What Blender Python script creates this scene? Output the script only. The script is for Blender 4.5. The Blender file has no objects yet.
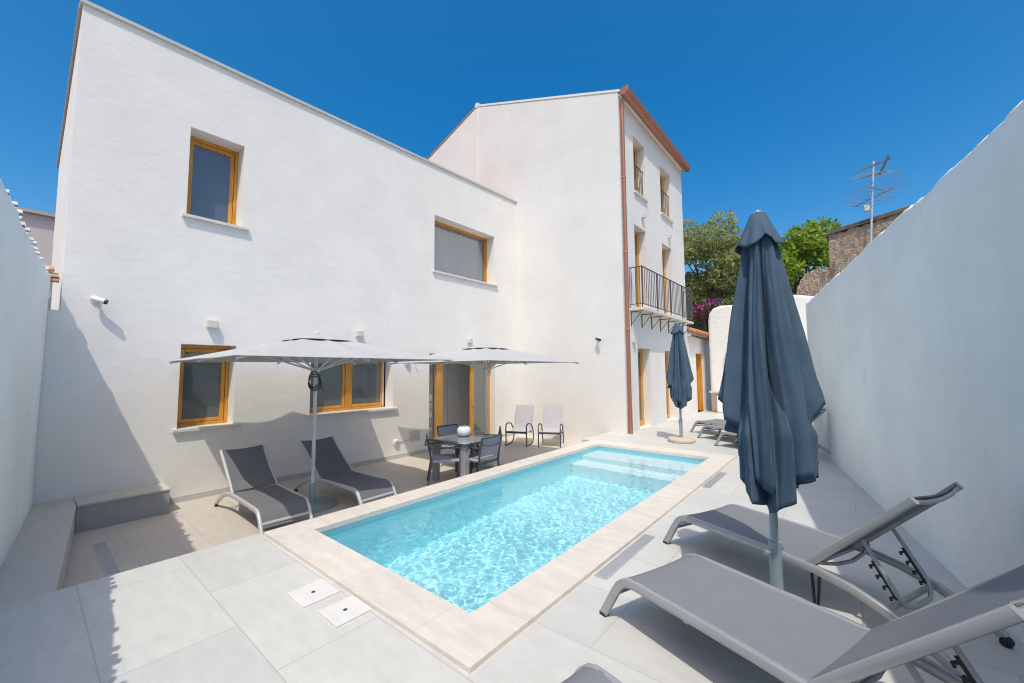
import bpy, bmesh, math, random
import numpy as np
from mathutils import Vector, Matrix
random.seed(7)
R = math.radians
sc = bpy.context.scene
C = sc.collection

# ------------------------------------------------------------------ camera
cam = bpy.data.objects.new('camera', bpy.data.cameras.new('camera'))
C.objects.link(cam); sc.camera = cam
cam.data.sensor_width = 36.0
cam.data.lens = 402.94 * 36.0 / 1024.0
cam.data.clip_start = 0.05; cam.data.clip_end = 2000
_p, _y, _r = R(4.1165), R(39.596), R(-0.381)
_f = Vector((math.cos(_p)*math.cos(_y), math.cos(_p)*math.sin(_y), math.sin(_p)))
_rt = Vector((math.sin(_y), -math.cos(_y), 0)); _up = _rt.cross(_f)
_r2 = _rt*math.cos(_r) + _up*math.sin(_r); _u2 = -_rt*math.sin(_r) + _up*math.cos(_r)
cam.matrix_world = Matrix(((_r2.x, _u2.x, -_f.x, 0), (_r2.y, _u2.y, -_f.y, 0), (_r2.z, _u2.z, -_f.z, 1.6), (0, 0, 0, 1)))

# ------------------------------------------------------------------ world, sun, exposure
SUN = Vector((0.444, 0.34, -1.0)).normalized()       # travel direction of the light
EL = math.asin(-SUN.z)
w = bpy.data.worlds.new('World'); sc.world = w; w.use_nodes = True
nt = w.node_tree; nt.nodes.clear()
sky = nt.nodes.new('ShaderNodeTexSky'); sky.sky_type = 'NISHITA'; sky.sun_disc = False
sky.sun_elevation = EL
sky.sun_rotation = math.atan2(-SUN.x, -SUN.y)         # clockwise from +Y
sky.altitude = 600; sky.air_density = 1.0; sky.dust_density = 4.5; sky.ozone_density = 1.2
hs = nt.nodes.new('ShaderNodeHueSaturation'); hs.inputs['Saturation'].default_value = 1.58
hs.inputs['Hue'].default_value = 0.495
bg = nt.nodes.new('ShaderNodeBackground'); bg.inputs['Strength'].default_value = 0.15
wo = nt.nodes.new('ShaderNodeOutputWorld')
nt.links.new(sky.outputs[0], hs.inputs['Color']); nt.links.new(hs.outputs[0], bg.inputs[0]); nt.links.new(bg.outputs[0], wo.inputs[0])
sl = bpy.data.lights.new('sun', 'SUN'); sl.energy = 2.4; sl.angle = R(0.53); sl.color = (1.0, 0.952, 0.845)
so = bpy.data.objects.new('sun', sl); C.objects.link(so)
so.rotation_euler = SUN.to_track_quat('-Z', 'Y').to_euler(); so.location = (-5, -5, 12)
try: sl.cycles.is_caustics_light = True
except Exception: pass
sc.view_settings.view_transform = 'Standard'; sc.view_settings.look = 'None'
sc.view_settings.gamma = 1; sc.view_settings.use_curve_mapping = False
sc.view_settings.exposure = 0.32
try:
    sc.cycles.filter_width = 1.1; sc.cycles.max_bounces = 10; sc.cycles.diffuse_bounces = 5; sc.cycles.transparent_max_bounces = 12
    sc.cycles.use_denoising = True; sc.cycles.sample_clamp_indirect = 6
except Exception: pass

# ------------------------------------------------------------------ helpers
class MB:
    def __init__(s): s.v = []; s.f = []; s.m = []; s.cur = 0
    def add(s, vs, fs):
        n = len(s.v); s.v += [tuple(v) for v in vs]
        for f in fs: s.f.append([i+n for i in f]); s.m.append(s.cur)
    def quad(s, a, b, c, d): s.add([a, b, c, d], [(0, 1, 2, 3)])
    def box(s, x0, x1, y0, y1, z0, z1):
        s.add([(x0,y0,z0),(x1,y0,z0),(x1,y1,z0),(x0,y1,z0),(x0,y0,z1),(x1,y0,z1),(x1,y1,z1),(x0,y1,z1)],
              [(3,2,1,0),(4,5,6,7),(0,1,5,4),(1,2,6,5),(2,3,7,6),(3,0,4,7)])
    def sweep(s, pts, sec, side=None, closed=False, cap=True, scale=None):
        """sec = list of (a,b): a along 'side', b along normal"""
        pts = [Vector(p) for p in pts]; n = len(pts); rings = []
        prev = None
        for i, p in enumerate(pts):
            if closed: t = (pts[(i+1) % n] - pts[i-1])
            else: t = pts[min(i+1, n-1)] - pts[max(i-1, 0)]
            t.normalize()
            if side is not None: sd = Vector(side)
            elif prev is not None: sd = prev
            else: sd = Vector((0, 0, 1)) if abs(t.z) < .9 else Vector((1, 0, 0))
            sd = sd - t*sd.dot(t)
            if sd.length < 1e-4: sd = t.orthogonal()
            sd.normalize(); prev = sd; nn = t.cross(sd)
            # miter
            k = 1.0
            if 0 < i < n-1 or closed:
                a = (pts[i]-pts[i-1]).normalized(); k = 1/max(.5, abs(a.dot(t)))
            q = scale[i] if scale else 1
            rings.append([p + sd*(u*q) + nn*(v*k*q) for u, v in sec])
        m = len(sec); vs = [v for r in rings for v in r]; fs = []
        for i in range(n if closed else n-1):
            for j in range(m):
                a = i*m+j; b = i*m+(j+1) % m; i2 = (i+1) % n
                fs.append((a, b, i2*m+(j+1) % m, i2*m+j))
        if cap and not closed:
            fs.append(tuple(reversed(range(m)))); fs.append(tuple(range((n-1)*m, n*m)))
        s.add(vs, fs)
    def tube(s, pts, r, seg=10, closed=False, scale=None):
        s.sweep(pts, [(r*math.cos(2*math.pi*k/seg), r*math.sin(2*math.pi*k/seg)) for k in range(seg)], None, closed, True, scale)
    def bar(s, pts, wd, ht, side, ch=.25):
        a, b = wd/2, ht/2; e = min(a, b)*ch
        s.sweep(pts, [(-a+e,-b),(a-e,-b),(a,-b+e),(a,b-e),(a-e,b),(-a+e,b),(-a,b-e),(-a,-b+e)], side)
    def lathe(s, c, prof, seg=24, cap=True):
        n = len(prof); vs = []
        for r, z in prof:
            for k in range(seg):
                a = 2*math.pi*k/seg; vs.append((c[0]+r*math.cos(a), c[1]+r*math.sin(a), c[2]+z))
        fs = [(i*seg+k, i*seg+(k+1) % seg, (i+1)*seg+(k+1) % seg, (i+1)*seg+k) for i in range(n-1) for k in range(seg)]
        if cap: fs.append(tuple(reversed(range(seg)))); fs.append(tuple(range((n-1)*seg, n*seg)))
        s.add(vs, fs)
    def prism(s, poly, d):
        """poly: 3-D points in order, d: extrusion vector"""
        n = len(poly); d = Vector(d); a = [Vector(p) for p in poly]
        s.add([*a, *[p+d for p in a]], [tuple(reversed(range(n))), tuple(range(n, 2*n))] + [(i, (i+1) % n, n+(i+1) % n, n+i) for i in range(n)])
    def build(s, name, mats, parent=None, smooth=False, bevel=0, loc=None):
        me = bpy.data.meshes.new(name); me.from_pydata(s.v, [], s.f)
        if not isinstance(mats, (list, tuple)): mats = [mats]
        for m in mats: me.materials.append(m)
        if len(mats) > 1: me.polygons.foreach_set('material_index', s.m)
        bm = bmesh.new(); bm.from_mesh(me); bmesh.ops.recalc_face_normals(bm, faces=bm.faces); bm.to_mesh(me); bm.free()
        if smooth:
            me.shade_smooth() if smooth is True else None
            if smooth is not True:
                me.shade_smooth()
                try: me.set_sharp_from_angle(angle=R(smooth))
                except Exception: pass
        o = bpy.data.objects.new(name, me); C.objects.link(o)
        if loc is not None: o.location = loc
        if parent is not None: o.parent = parent
        if bevel:
            b = o.modifiers.new('bevel', 'BEVEL'); b.width = bevel; b.segments = 2; b.limit_method = 'ANGLE'; b.angle_limit = R(40)
        return o
def tag(o, label=None, cat=None, group=None, kind=None):
    if label: o['label'] = label
    if cat: o['category'] = cat
    if group: o['group'] = group
    if kind: o['kind'] = kind
    return o
def thing(name, label, cat, loc=(0, 0, 0), rz=0, group=None):
    o = bpy.data.objects.new(name, None); C.objects.link(o); o.location = loc; o.rotation_euler = (0, 0, rz)
    o.empty_display_size = .2
    return tag(o, label, cat, group)
def kids(o): return [c for c in C.objects if c.parent == o]
def copy_tree(o, parent=None):
    c = o.copy(); C.objects.link(c)
    if parent is not None: c.parent = parent
    for k in kids(o): copy_tree(k, c)
    return c
def arc(cx, cz, r, a0, a1, n):
    return [(cx + r*math.cos(R(a0+(a1-a0)*i/n)), cz + r*math.sin(R(a0+(a1-a0)*i/n))) for i in range(n+1)]

# ------------------------------------------------------------------ materials
def mat(name, base=(.5, .5, .5), rough=.7, metal=0, spec=.5, **kw):
    m = bpy.data.materials.new(name); m.use_nodes = True
    b = m.node_tree.nodes['Principled BSDF']
    b.inputs['Base Color'].default_value = (*base, 1); b.inputs['Roughness'].default_value = rough
    b.inputs['Metallic'].default_value = metal; b.inputs['Specular IOR Level'].default_value = spec
    return m
def N(m, t, **kw):
    n = m.node_tree.nodes.new(t)
    for k, v in kw.items():
        if k in n.inputs: n.inputs[k].default_value = v
        else: setattr(n, k, v)
    return n
def L(m, a, b): m.node_tree.links.new(a, b)
def bsdf(m): return m.node_tree.nodes['Principled BSDF']
def coords(m, scale=(1, 1, 1), obj=False):
    tc = N(m, 'ShaderNodeTexCoord'); mp = N(m, 'ShaderNodeMapping'); mp.inputs['Scale'].default_value = scale
    if obj: L(m, tc.outputs['Object'], mp.inputs[0])
    else:
        g = N(m, 'ShaderNodeNewGeometry'); L(m, g.outputs['Position'], mp.inputs[0])
    return mp.outputs[0]
def ramp(m, fac, stops):
    r = N(m, 'ShaderNodeValToRGB'); e = r.color_ramp.elements
    while len(e) < len(stops): e.new(.5)
    for el, (p, c) in zip(e, stops): el.position = p; el.color = (*c, 1)
    L(m, fac, r.inputs[0]); return r.outputs[0]
def mix(m, a, b, fac, mode='MIX'):
    n = N(m, 'ShaderNodeMix', data_type='RGBA', blend_type=mode)
    def put(x, k):
        if isinstance(x, (tuple, list)): n.inputs[k].default_value = (*x, 1)
        elif isinstance(x, (int, float)): n.inputs[k].default_value = x
        else: L(m, x, n.inputs[k])
    put(fac, 0); put(a, 6); put(b, 7); return n.outputs[2]
def bump(m, h, strength=.3, dist=.01, prev=None):
    b = N(m, 'ShaderNodeBump'); b.inputs['Strength'].default_value = strength; b.inputs['Distance'].default_value = dist
    L(m, h, b.inputs['Height'])
    if prev is not None: L(m, prev, b.inputs['Normal'])
    L(m, b.outputs[0], bsdf(m).inputs['Normal']); return b.outputs[0]
def noise(m, co, scale, detail=4, rough=.55):
    n = N(m, 'ShaderNodeTexNoise'); n.inputs['Scale'].default_value = scale; n.inputs['Detail'].default_value = detail
    n.inputs['Roughness'].default_value = rough; L(m, co, n.inputs['Vector']); return n.outputs['Fac']

def plaster(name, c, dirty=0.0, bumpy=.25, big=.5):
    m = mat(name, c, .92, spec=.2); co = coords(m)
    a = noise(m, co, .9, 5); b = noise(m, coords(m, (3.2, 3.2, .28)), 1.6, 5)
    col = ramp(m, a, [(.3, tuple(x*(.955-.1*dirty) for x in c)), (.62, c)])
    if dirty:
        st = ramp(m, b, [(.38, (1-.12*dirty,)*3), (.6, (1, 1, 1))])
        col = mix(m, col, st, .6*dirty, 'MULTIPLY')
        sp = N(m, 'ShaderNodeTexNoise'); sp.inputs['Scale'].default_value = 5; sp.inputs['Detail'].default_value = 8
        L(m, coords(m, (1, 1, .35)), sp.inputs['Vector'])
        col = mix(m, col, (.38, .4, .4), ramp(m, sp.outputs['Fac'], [(.68, (0, 0, 0)), (.76, (.3*dirty,)*3)]))
    L(m, col, bsdf(m).inputs['Base Color'])
    n1 = bump(m, noise(m, coords(m, (1, 1, 1.6)), big*7, 4, .6), bumpy, .03)
    n2 = bump(m, noise(m, coords(m, (1, 1, 2.2)), 22, 3, .6), bumpy*.8, .006, n1)
    bump(m, noise(m, co, 120, 2), bumpy*.5, .002, n2)
    fl = noise(m, co, 2.3, 9, .72)
    L(m, mix(m, col, tuple(x*.90 for x in c), ramp(m, fl, [(.54, (0, 0, 0)), (.66, (.5, .5, .5))])), bsdf(m).inputs['Base Color'])
    return m
M = {}
M['white'] = plaster('white_plaster', (.845, .815, .76), .30, .20)
M['white2'] = plaster('bright_white_plaster', (.785, .76, .712), .18, .16)
M['limewash'] = plaster('pale_blue_limewash', (.88, .93, .895), .55, .35, .7)
M['limewash2'] = plaster('thick_white_limewash', (.85, .825, .78), .3, .6, .8)

def stone(name, c1, c2, tile=None, grout=(.33, .32, .30), off=(0, 0), rough=.55, vein=.5, gw=.004, boff=.5):
    m = mat(name, c1, rough, spec=.4); co = coords(m)
    big = noise(m, coords(m, (1, .35, 1)), 1.1, 6); fine = noise(m, coords(m, (4, 1.2, 3)), 3.0, 8, .65)
    col = ramp(m, big, [(.3, c2), (.65, c1)])
    col = mix(m, col, ramp(m, fine, [(.35, tuple(x*.86 for x in c1)), (.7, tuple(min(1, x*1.08) for x in c1))]), vein)
    if tile:
        mp = N(m, 'ShaderNodeMapping'); g = N(m, 'ShaderNodeNewGeometry'); L(m, g.outputs['Position'], mp.inputs[0])
        mp.inputs['Location'].default_value = (-off[1], -off[0], 0)
        mp.inputs['Rotation'].default_value = (0, 0, R(90)) if tile[0] < tile[1] else (0, 0, 0)
        mp.inputs['Location'].default_value = (off[1], -off[0], 0) if tile[0] < tile[1] else (-off[0], -off[1], 0)
        br = N(m, 'ShaderNodeTexBrick'); br.offset = boff; br.inputs['Scale'].default_value = 1
        br.inputs['Brick Width'].default_value = max(tile); br.inputs['Row Height'].default_value = min(tile)
        br.inputs['Mortar Size'].default_value = gw; br.inputs['Mortar Smooth'].default_value = .2
        br.inputs['Color1'].default_value = (.945, .947, .955, 1); br.inputs['Color2'].default_value = (1.035, 1.03, 1.015, 1)
        L(m, mp.outputs[0], br.inputs['Vector'])
        col = mix(m, col, br.outputs['Color'], 1.0, 'MULTIPLY')
        col = mix(m, col, grout, br.outputs['Fac'])
        sp = noise(m, co, 1.7, 6, .7)
        col = mix(m, col, (.36, .335, .30), ramp(m, sp, [(.60, (0, 0, 0)), (.78, (.35, .35, .35))]))
    L(m, col, bsdf(m).inputs['Base Color'])
    bump(m, fine, .12, .004)
    return m
M['deck'] = stone('pale_grey_paving', (.575, .578, .545), (.50, .502, .478), (.61, 1.22), (.44, .42, .39), (.335, .0))
M['patio'] = stone('beige_grey_paving', (.58, .53, .46), (.51, .465, .41), (.61, 1.22), (.43, .39, .34), (.24, .3))
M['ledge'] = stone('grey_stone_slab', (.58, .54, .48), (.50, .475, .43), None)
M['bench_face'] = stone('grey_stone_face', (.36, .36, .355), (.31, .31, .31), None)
M['travertine'] = stone('cream_travertine', (.69, .64, .57), (.62, .555, .47), (.9, .9), (.52, .46, .38), (1.2, 1.2), rough=.5, vein=.8, gw=.003, boff=0)
M['sill'] = stone('cream_marble_sill', (.70, .67, .61), (.62, .58, .52), None, rough=.5)
M['lid'] = stone('white_stone_lid', (.70, .69, .66), (.62, .61, .58), None)
M['roundbase'] = stone('sandstone', (.58, .49, .39), (.50, .41, .32), None, rough=.8)
M['earth'] = stone('dry_earth', (.26, .21, .15), (.18, .16, .10), None, rough=.95)

def wood(name, c1, c2):
    m = mat(name, c1, .38, spec=.5); co = coords(m, (14, 14, 1.2))
    n = noise(m, co, 2, 5)
    L(m, ramp(m, n, [(.35, c2), (.65, c1)]), bsdf(m).inputs['Base Color']); return m
M['wood'] = wood('honey_wood', (.71, .35, .055), (.52, .22, .03))
M['copper'] = mat('copper', (.50, .215, .14), .42, .65)
M['roofedge'] = mat('red_brown_flashing', (.52, .40, .32), .6, .2)
M['cap'] = stone('grey_cap_stone', (.56, .55, .52), (.48, .47, .45), None)
M['glass'] = mat('window_glass', (.115, .13, .125), .03, spec=.9)
M['glass2'] = mat('upper_window_glass', (.10, .12, .15), .03, spec=1.0)
bsdf(M['glass2']).inputs['Coat Weight'].default_value = .6; bsdf(M['glass2']).inputs['Coat Roughness'].default_value = .02
bsdf(M['glass']).inputs['Coat Weight'].default_value = .4; bsdf(M['glass']).inputs['Coat Roughness'].default_value = .02
# clear sidelight glass of the sliding door
def clear_glass(name, tint, fac=.16):
    m = bpy.data.materials.new(name); m.use_nodes = True; t = m.node_tree; t.nodes.clear()
    o = N(m, 'ShaderNodeOutputMaterial'); mx = N(m, 'ShaderNodeMixShader'); tr = N(m, 'ShaderNodeBsdfTransparent'); gl = N(m, 'ShaderNodeBsdfGlossy')
    tr.inputs[0].default_value = (*tint, 1); gl.inputs['Roughness'].default_value = .02; mx.inputs[0].default_value = fac
    L(m, tr.outputs[0], mx.inputs[1]); L(m, gl.outputs[0], mx.inputs[2]); L(m, mx.outputs[0], o.inputs[0]); return m
M['clear'] = clear_glass('clear_door_glass', (.82, .88, .86), .22)
M['clear2'] = clear_glass('clear_window_glass', (.80, .84, .88), .24)
M['glass3'] = mat('curtained_window_glass', (.33, .345, .385), .04, spec=.9)
M['curtain'] = mat('pale_curtain', (.62, .61, .62), .9)
M['iron'] = mat('black_iron', (.085, .085, .095), .5, .3)
M['darkmetal'] = mat('anthracite_metal', (.075, .085, .10), .45, .3)
M['alu'] = mat('silver_grey_powder_coat', (.42, .425, .425), .36, .4)
M['alumid'] = mat('light_grey_powder_coat', (.54, .545, .55), .4, .2)
M['alu_light'] = mat('pale_grey_powder_coat', (.68, .70, .71), .4, .12)
M['greenmetal'] = mat('grey_green_metal', (.30, .38, .40), .42, .35)
M['black'] = mat('black_plastic', (.02, .02, .022), .5)
M['whiteplastic'] = mat('white_plastic', (.75, .75, .74), .4)
M['cream'] = mat('cream_lamp_body', (.62, .59, .51), .6)
M['steel'] = mat('brushed_steel', (.55, .57, .58), .42, .55)
M['aerial'] = mat('weathered_aluminium', (.30, .31, .33), .5, .4)
M['cord'] = mat('dark_cord', (.05, .055, .06), .7)
M['terracotta'] = stone('terracotta', (.46, .21, .11), (.34, .15, .085), None, rough=.85)
M['tilelight'] = stone('pale_terracotta', (.62, .36, .22), (.50, .26, .15), None, rough=.85)
M['whitetile'] = stone('whitewashed_tile', (.66, .66, .64), (.50, .44, .38), None, rough=.9)
M['rust'] = mat('rusty_metal', (.30, .08, .045), .8)
M['teal'] = mat('teal_ceramic', (.03, .35, .32), .3)
M['room'] = mat('room_wall', (.72, .68, .62), .9)
M['roomfloor'] = mat('room_floor', (.35, .31, .27), .5)
M['wardrobe'] = mat('wardrobe_panel', (.84, .80, .74), .5)
M['ceramic'] = mat('white_ceramic', (.78, .80, .83), .22, spec=.6)
M['pinkhouse'] = plaster('pale_pink_plaster', (.62, .55, .52), .3)
M['bark'] = stone('bark', (.16, .12, .085), (.09, .07, .05), None, rough=.95)

def fabric(name, c, weave=900, trans=0, rough=.85, var=.045):
    m = mat(name, c, rough, spec=.25); co = coords(m, obj=True)
    wv = N(m, 'ShaderNodeTexChecker'); wv.inputs['Scale'].default_value = weave/4; L(m, co, wv.inputs['Vector'])
    n = noise(m, co, 7, 4)
    col = ramp(m, n, [(.3, tuple(x*(1-var) for x in c)), (.7, tuple(x*(1+var*.5) for x in c))])
    L(m, col, bsdf(m).inputs['Base Color'])
    bump(m, noise(m, co, 260, 2), .25, .002)
    if trans:
        t = N(m, 'ShaderNodeBsdfTranslucent'); t.inputs[0].default_value = (*c, 1)
        mx = N(m, 'ShaderNodeMixShader'); mx.inputs[0].default_value = trans
        out = [x for x in m.node_tree.nodes if x.type == 'OUTPUT_MATERIAL'][0]
        L(m, bsdf(m).outputs[0], mx.inputs[1]); L(m, t.outputs[0], mx.inputs[2]); L(m, mx.outputs[0], out.inputs[0])
    return m
M['sling'] = fabric('mid_grey_mesh_sling', (.215, .228, .245), trans=.06)
M['slingdark'] = fabric('charcoal_mesh_sling', (.17, .173, .182), trans=.05)
M['slinglight'] = fabric('pale_grey_mesh_sling', (.50, .50, .51), trans=.12)
M['seatfab'] = fabric('blue_grey_cushion', (.34, .37, .44), trans=.05)
M['canopy'] = fabric('pale_grey_canopy', (.505, .51, .505), trans=.13)
M['navy'] = fabric('slate_blue_canopy', (.072, .118, .168), trans=.05, var=.14)

def foliage(name, c1, c2, c3, trans=.3):
    m = mat(name, c1, .6, spec=.3); co = coords(m)
    col = ramp(m, noise(m, co, .9, 4), [(.3, c2), (.55, c1), (.75, c3)])
    oi = N(m, 'ShaderNodeTexWhiteNoise'); g = N(m, 'ShaderNodeNewGeometry'); oi.noise_dimensions = '1D'
    L(m, g.outputs['Random Per Island'], oi.inputs['W'])
    col = mix(m, col, c3, ramp(m, oi.outputs['Value'], [(.4, (0, 0, 0)), (1, (.7, .7, .7))]))
    L(m, col, bsdf(m).inputs['Base Color'])
    t = N(m, 'ShaderNodeBsdfTranslucent'); L(m, col, t.inputs[0]); mx = N(m, 'ShaderNodeMixShader'); mx.inputs[0].default_value = trans
    out = [x for x in m.node_tree.nodes if x.type == 'OUTPUT_MATERIAL'][0]
    L(m, bsdf(m).outputs[0], mx.inputs[1]); L(m, t.outputs[0], mx.inputs[2]); L(m, mx.outputs[0], out.inputs[0]); return m
M['olive'] = foliage('olive_green_leaves', (.36, .40, .15), (.24, .28, .10), (.52, .54, .28), .55)
M['bright'] = foliage('bright_green_leaves', (.30, .42, .05), (.17, .27, .03), (.48, .58, .10), .5)
M['vine'] = foliage('vine_leaves', (.11, .17, .03), (.06, .10, .02), (.2, .27, .06))
M['magenta'] = foliage('magenta_bracts', (.55, .05, .38), (.40, .03, .28), (.70, .14, .55), .35)

# rubble masonry
def rubble():
    m = mat('rubble_masonry', (.3, .25, .2), .95, spec=.1); co = coords(m, (1, 1, 1.7))
    v = N(m, 'ShaderNodeTexVoronoi'); v.inputs['Scale'].default_value = 7; L(m, co, v.inputs['Vector'])
    ve = N(m, 'ShaderNodeTexVoronoi', feature='DISTANCE_TO_EDGE'); ve.inputs['Scale'].default_value = 7; L(m, co, ve.inputs['Vector'])
    sep = N(m, 'ShaderNodeSeparateColor'); L(m, v.outputs['Color'], sep.inputs[0])
    col = ramp(m, sep.outputs[0], [(0, (.25, .20, .155)), (.35, (.37, .30, .235)), (.6, (.29, .24, .20)), (.8, (.46, .38, .29)), (1, (.40, .20, .13))])
    pl = ramp(m, noise(m, coords(m), 1.4, 5), [(.42, (0, 0, 0)), (.6, (.75, .75, .75))])
    col = mix(m, col, (.33, .27, .21), pl)
    col = mix(m, (.27, .225, .18), col, ramp(m, ve.outputs[0], [(.01, (0, 0, 0)), (.07, (1, 1, 1))]))
    L(m, col, bsdf(m).inputs['Base Color'])
    bump(m, ramp(m, ve.outputs[0], [(0, (0, 0, 0)), (.2, (1, 1, 1))]), .45, .04); return m
M['rubble'] = rubble()

# ------------------------------------------------------------------ wall with openings
def wall_open(mb, O, U, V, Nin, w_, h_, holes, depth, top=None):
    """front face (origin O, axes U,V) with rectangular holes [(u0,u1,v0,v1)] and reveals of the given depth along Nin"""
    O, U, V, Nin = Vector(O), Vector(U), Vector(V), Vector(Nin)
    us = sorted({0, w_, *[h[0] for h in holes], *[h[1] for h in holes]})
    vs = sorted({0, h_, *[h[2] for h in holes], *[h[3] for h in holes]})
    P = lambda u, v: O + U*u + V*(v if (top is None or v < h_-1e-6) else top(u))
    for i in range(len(us)-1):
        for j in range(len(vs)-1):
            uc, vc = (us[i]+us[i+1])/2, (vs[j]+vs[j+1])/2
            if any(h[0] < uc < h[1] and h[2] < vc < h[3] for h in holes): continue
            mb.quad(P(us[i], vs[j]), P(us[i+1], vs[j]), P(us[i+1], vs[j+1]), P(us[i], vs[j+1]))
    D = Nin*depth
    for u0, u1, v0, v1 in holes:
        a, b, c, d = P(u0, v0), P(u1, v0), P(u1, v1), P(u0, v1)
        for p, q in ((a, b), (b, c), (c, d), (d, a)): mb.quad(p, q, q+D, p+D)
FY, GX, TY, DZ = 7.81, 9.69, 4.31, -0.34
TX = 15.0

# ------------------------------------------------------------------ ground, deck, patio
g = MB(); g.quad((-300, -300, -1.6), (300, -300, -1.6), (300, 300, -1.6), (-300, 300, -1.6))
# keep the sheet below the pool floor
tag(g.build('ground', M['earth']), kind='structure')
cx0, cx1, cy0, cy1 = 1.586, 8.333, 1.617, 4.50
ix0, ix1, iy0, iy1 = 1.929, 7.895, 1.96, 4.175
d = MB(); xs = [-5, cx0, cx1, 24]; ys = [-6, cy0, cy1, 4.58]
for i in range(3):
    for j in range(3):
        if i == 1 and j >= 1: continue
        if i == 2 and j == 2: continue
        d.quad((xs[i], ys[j], 0), (xs[i+1], ys[j], 0), (xs[i+1], ys[j+1], 0), (xs[i], ys[j+1], 0))
d.quad((cx1, cy1, 0), (GX+.1, cy1, 0), (GX+.1, 4.80, 0), (cx1, 4.80, 0))
d.quad((GX+.1, cy1, 0), (24, cy1, 0), (24, 6, 0), (GX+.1, 6, 0))
for a, b in (((-5, 4.58), (cx0, 4.58)), ((cx0, 4.58), (cx0, cy1)), ((cx1, cy1), (cx1, 4.80)), ((cx1, 4.80), (GX+.1, 4.80))):
    d.quad((*a, 0), (*b, 0), (*b, -.6), (*a, -.6))
tag(d.build('pool_deck', M['deck']), kind='structure')
p = MB(); p.quad((-.6, 4.4, DZ), (GX+.3, 4.4, DZ), (GX+.3, FY+.05, DZ), (-.6, FY+.05, DZ))
tag(p.build('lower_patio', M['patio']), kind='structure')

# L-shaped stone ledge on the patio
t = thing('stone_bench', 'low L-shaped grey stone bench in the shaded corner below the house wall', 'stone bench', (0, 0, 0))
lb = MB()
lb.prism([(-.5, 4.582, DZ), (.235, 4.582, DZ), (.49, 7.318, DZ), (.49, FY, DZ), (-.5, FY, DZ)], (0, 0, .34-.002))
lb.build('side_ledge', M['ledge'], t, bevel=.008)
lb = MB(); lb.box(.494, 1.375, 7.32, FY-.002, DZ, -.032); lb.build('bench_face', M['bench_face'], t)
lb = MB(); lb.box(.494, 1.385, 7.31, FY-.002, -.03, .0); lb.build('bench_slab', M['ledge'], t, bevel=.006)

# ------------------------------------------------------------------ swimming pool
t = thing('swimming_pool', 'long rectangular swimming pool with cream travertine edging and pale blue water', 'swimming pool', (0, 0, 0))
def liner():
    m = mat('pale_blue_pool_liner', (.50, .93, .98), .5, spec=.3); co = coords(m)
    L(m, ramp(m, noise(m, co, 5, 5, .6), [(.3, (.46, .91, .97)), (.7, (.56, .94, .985))]), bsdf(m).inputs['Base Color']); return m
M['liner'] = liner()
M['linerband'] = mat('turquoise_waterline_band', (.42, .78, .84), .4)
M['linerstep'] = mat('white_pool_step', (.80, .92, .94), .5)
FLZ = -1.38
bs = MB(); bx0, bx1, by0, by1 = ix0-.03, ix1+.03, iy0-.03, iy1+.03
bs.quad((bx0, by0, FLZ), (bx1, by0, FLZ), (bx1, by1, FLZ), (bx0, by1, FLZ))
for a, b in (((bx0, by0), (bx1, by0)), ((bx1, by0), (bx1, by1)), ((bx1, by1), (bx0, by1)), ((bx0, by1), (bx0, by0))):
    bs.cur = 0; bs.quad((*a, FLZ), (*b, FLZ), (*b, -.16), (*a, -.16))
    bs.cur = 1; bs.quad((*a, -.16), (*b, -.16), (*b, .0), (*a, .0))
basin = bs.build('basin', [M['liner'], M['linerband']], t)
st = MB(); st.box(7.25, bx1-.002, by0+.002, by1-.002, -.62, -.27); st.box(6.85, bx1-.002, by0+.002, by1-.002, FLZ+.002, -.62)
steps = st.build('entry_steps', M['linerstep'], t, bevel=.03)
cp = MB()
A, B = [(cx0, cy0), (cx1, cy0), (cx1, cy1), (cx0, cy1)], [(ix0, iy0), (ix1, iy0), (ix1, iy1), (ix0, iy1)]
for k in range(4):
    l = (k+1) % 4; e = .0008
    cp.prism([(*A[k], -.02), (*A[l], -.02), (*B[l], -.02), (*B[k], -.02)], (0, 0, .05))
cop = cp.build('coping', M['travertine'], t)
for k in (1,):   # outer face towards the patio
    pass
cf = MB(); cf.quad((cx0, cy1-.004, -.02), (cx1, cy1-.004, -.02), (cx1, cy1-.004, -.6), (cx0, cy1-.004, -.6)); cf.build('side_wall', M['white'], t)
# water
WZ = -.075
wm = bpy.data.materials.new('clear_pool_water'); wm.use_nodes = True
wb = wm.node_tree.nodes['Principled BSDF']; wm.node_tree.nodes.remove(wb)
gl = N(wm, 'ShaderNodeBsdfRefraction'); gl.inputs['IOR'].default_value = 1.33; gl.inputs['Roughness'].default_value = 0.0
gl.inputs['Color'].default_value = (.93, .985, 1, 1)
gs = N(wm, 'ShaderNodeBsdfGlossy'); gs.inputs['Roughness'].default_value = .03
fr = N(wm, 'ShaderNodeFresnel'); fr.inputs[0].default_value = 1.33
mx = N(wm, 'ShaderNodeMixShader'); L(wm, fr.outputs[0], mx.inputs[0]); L(wm, gl.outputs[0], mx.inputs[1]); L(wm, gs.outputs[0], mx.inputs[2])
L(wm, mx.outputs[0], [x for x in wm.node_tree.nodes if x.type == 'OUTPUT_MATERIAL'][0].inputs[0])
waves = []
rw = random.Random(3)
for k in range(40):
    lam = rw.uniform(.05, .165); a = rw.uniform(0, 2*math.pi); waves.append((2*math.pi/lam*math.cos(a), 2*math.pi/lam*math.sin(a), rw.uniform(0, 6.28), .00088*lam))
nx, ny = 1100, 410
gx, gy = np.meshgrid(np.linspace(bx0, bx1, nx+1), np.linspace(by0, by1, ny+1))
gz = np.full_like(gx, WZ)
for kx, ky, ph, A_ in waves: gz += A_*np.sin(kx*gx+ky*gy+ph)
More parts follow.
